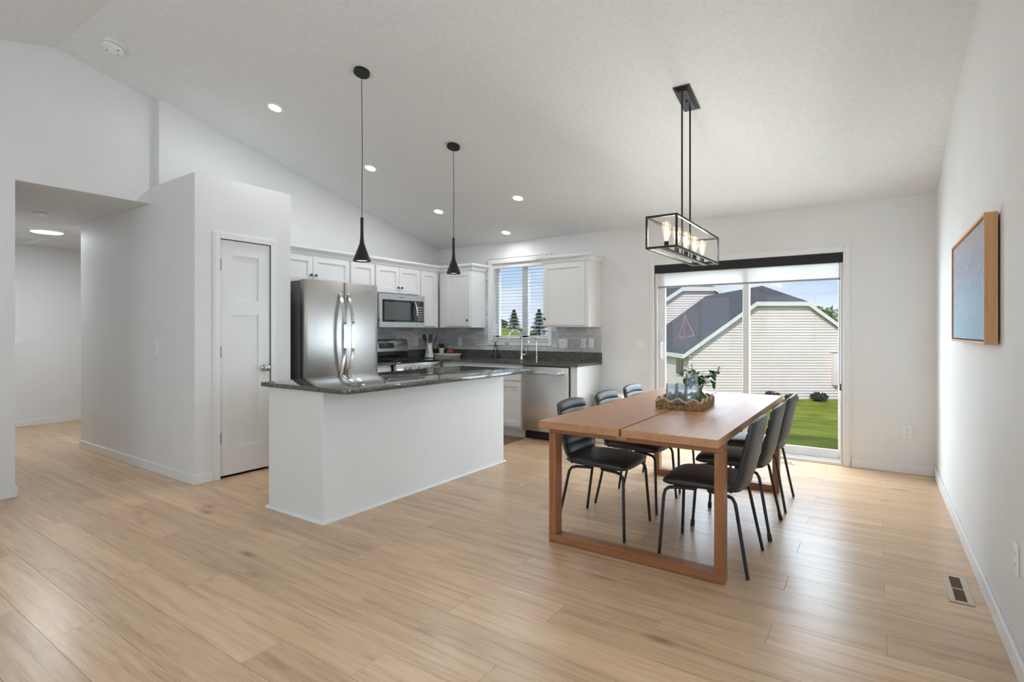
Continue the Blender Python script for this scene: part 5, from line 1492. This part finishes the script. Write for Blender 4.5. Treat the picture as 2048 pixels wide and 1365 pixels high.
# taller main wing behind
D2 = 36.0
gable(D2, 5.6, 19.4, 11.55, 13.5, 0.2, 4.05, Z0h, 'siding', 0, 0, 0.16)
slab([(5.2, D2-ov, 0.0), (11.45, D2-ov, 4.13), (12.6, D2+1.6, 4.95), (12.6, D2+12, 4.95), (5.2, D2+12, 0.0)], 0.12)
slab([(19.8, D2-ov, 0.0), (13.65, D2-ov, 4.13), (12.6, D2+1.6, 4.95), (12.6, D2+12, 4.95), (19.8, D2+12, 0.0)], 0.12)
slab([(11.45, D2-ov, 4.13), (13.65, D2-ov, 4.13), (12.6, D2+1.6, 4.95)], 0.12)
fascia((5.2, D2-ov, 0.12), (11.45, D2-ov, 4.25), 0.28); fascia((11.45, D2-ov, 4.25), (13.65, D2-ov, 4.25), 0.28); fascia((13.65, D2-ov, 4.25), (19.8, D2-ov, 0.12), 0.28)
# vegetation
def clump(m, c_, rx, rz_, n_, size, rnd, flat=1.0):
    vs_ = []; fs = []
    for i in range(n_):
        while True:
            p = Vector((rnd.uniform(-1,1), rnd.uniform(-1,1), rnd.uniform(-1,1)))
            if 0.25 < p.length < 1: break
        p = Vector((c_[0]+p.x*rx, c_[1]+p.y*rx, c_[2]+p.z*rz_))
        a = Vector((rnd.gauss(0,1), rnd.gauss(0,1), rnd.gauss(0,1))).normalized(); b = a.orthogonal().normalized()
        s_ = size*rnd.uniform(0.6, 1.4); o = len(vs_)
        vs_ += [p+a*s_, p+b*s_*0.5, p-a*s_, p-b*s_*0.5]; fs.append((o, o+1, o+2, o+3))
    m.add(vs_, fs)
def W3(r_, d, z=None):
    x = math.cos(YAW)*r_ - math.sin(YAW)*d; y = math.sin(YAW)*r_ + math.cos(YAW)*d
    return Vector((x, y, gh(x, y) if z is None else z))
def conifer(label, r_, d, H_, R_, seed):
    rnd = random.Random(seed); b0 = W3(r_, d)
    t = thing('conifer', label, 'tree', b0, group='conifers beyond the kitchen window')
    MB().tube([b0, b0+Vector((0,0,H_*0.95))], [0.12, 0.02], 7).build('trunk', M['bark'], t)
    m = MB(); vs_ = []; fs = []
    for i in range(1700):
        h = rnd.random()**0.8
        rad = R_*(1-h)**0.8*(0.75+0.25*math.sin(h*40))*rnd.uniform(0.55, 1.0) + 0.03
        a = rnd.uniform(0, 2*PI); dirv = Vector((math.cos(a), math.sin(a), -0.25)).normalized(); s_ = Vector((-math.sin(a), math.cos(a), 0))
        p = b0 + Vector((math.cos(a)*rad*0.5, math.sin(a)*rad*0.5, 0.15 + h*(H_-0.2))); o = len(vs_); L = rad*0.5+0.12
        vs_ += [p, p+dirv*L*0.5+s_*0.09, p+dirv*L, p+dirv*L*0.5-s_*0.09]; fs.append((o, o+1, o+2, o+3))
    m.add(vs_, fs).build('needles', M['conifer'], t, smooth=False)
conifer('dark green conifer seen in the left pane of the kitchen window', 0.3, 80, 3.0, 1.9, 1)
conifer('large dark green conifer in the right pane of the kitchen window', 3.75, 74, 3.9, 2.5, 2)
def tree(label, r_, d, zc_, rx, rz_, seed, mt_, n_=2600, size=0.16, group='leafy trees outdoors'):
    rnd = random.Random(seed); b0 = W3(r_, d); t = thing('leafy_tree', label, 'tree', b0, group=group)
    top = Vector((b0.x, b0.y, zc_))
    MB().tube([b0, top], [0.16, 0.05], 7).build('trunk', M['bark'], t)
    m = MB()
    for k_ in range(5):
        o_ = Vector((rnd.uniform(-0.5, 0.5)*rx, rnd.uniform(-0.5, 0.5)*rx, rnd.uniform(-0.4, 0.4)*rz_))
        clump(m, top+o_, rx*0.65, rz_*0.65, n_//5, size, rnd)
    m.build('crown', mt_, t, smooth=False)
tree('bright green leafy tree rising behind the white gable', 20.1, 33.8, 1.0, 1.75, 2.1, 5, M['treeleaf'])
tree('distant round tree at the left edge of the kitchen window view', -2.2, 88, 2.4, 1.5, 1.1, 6, M['conifer'], 900, 0.22)
rnd = random.Random(9)
shl = ['low dark shrub at the house wall, nearest the dining chairs', 'low dark shrub at the house wall beside the lawn edge', 'low dark shrub at the house wall left of meter cabinet', 'low dark shrub under the meter cabinet']
for i, (r_, s_) in enumerate(((12.4, 0.42), (13.3, 0.30), (14.6, 0.40), (15.9, 0.5))):
    b0 = W3(r_, D-(1.05 if i == 3 else 0.6)); t = thing('shrub', shl[i], 'shrub', b0, group='shrubs along the white house')
    m = MB(); clump(m, b0+Vector((0,0,s_*0.5)), s_, s_*0.6, 420, 0.06, rnd); m.build('foliage', M['shrub'], t, smooth=False)
    MB().tube([b0, b0+Vector((0,0,s_*0.6))], [0.03, 0.01], 5).build('stem', M['bark'], t)
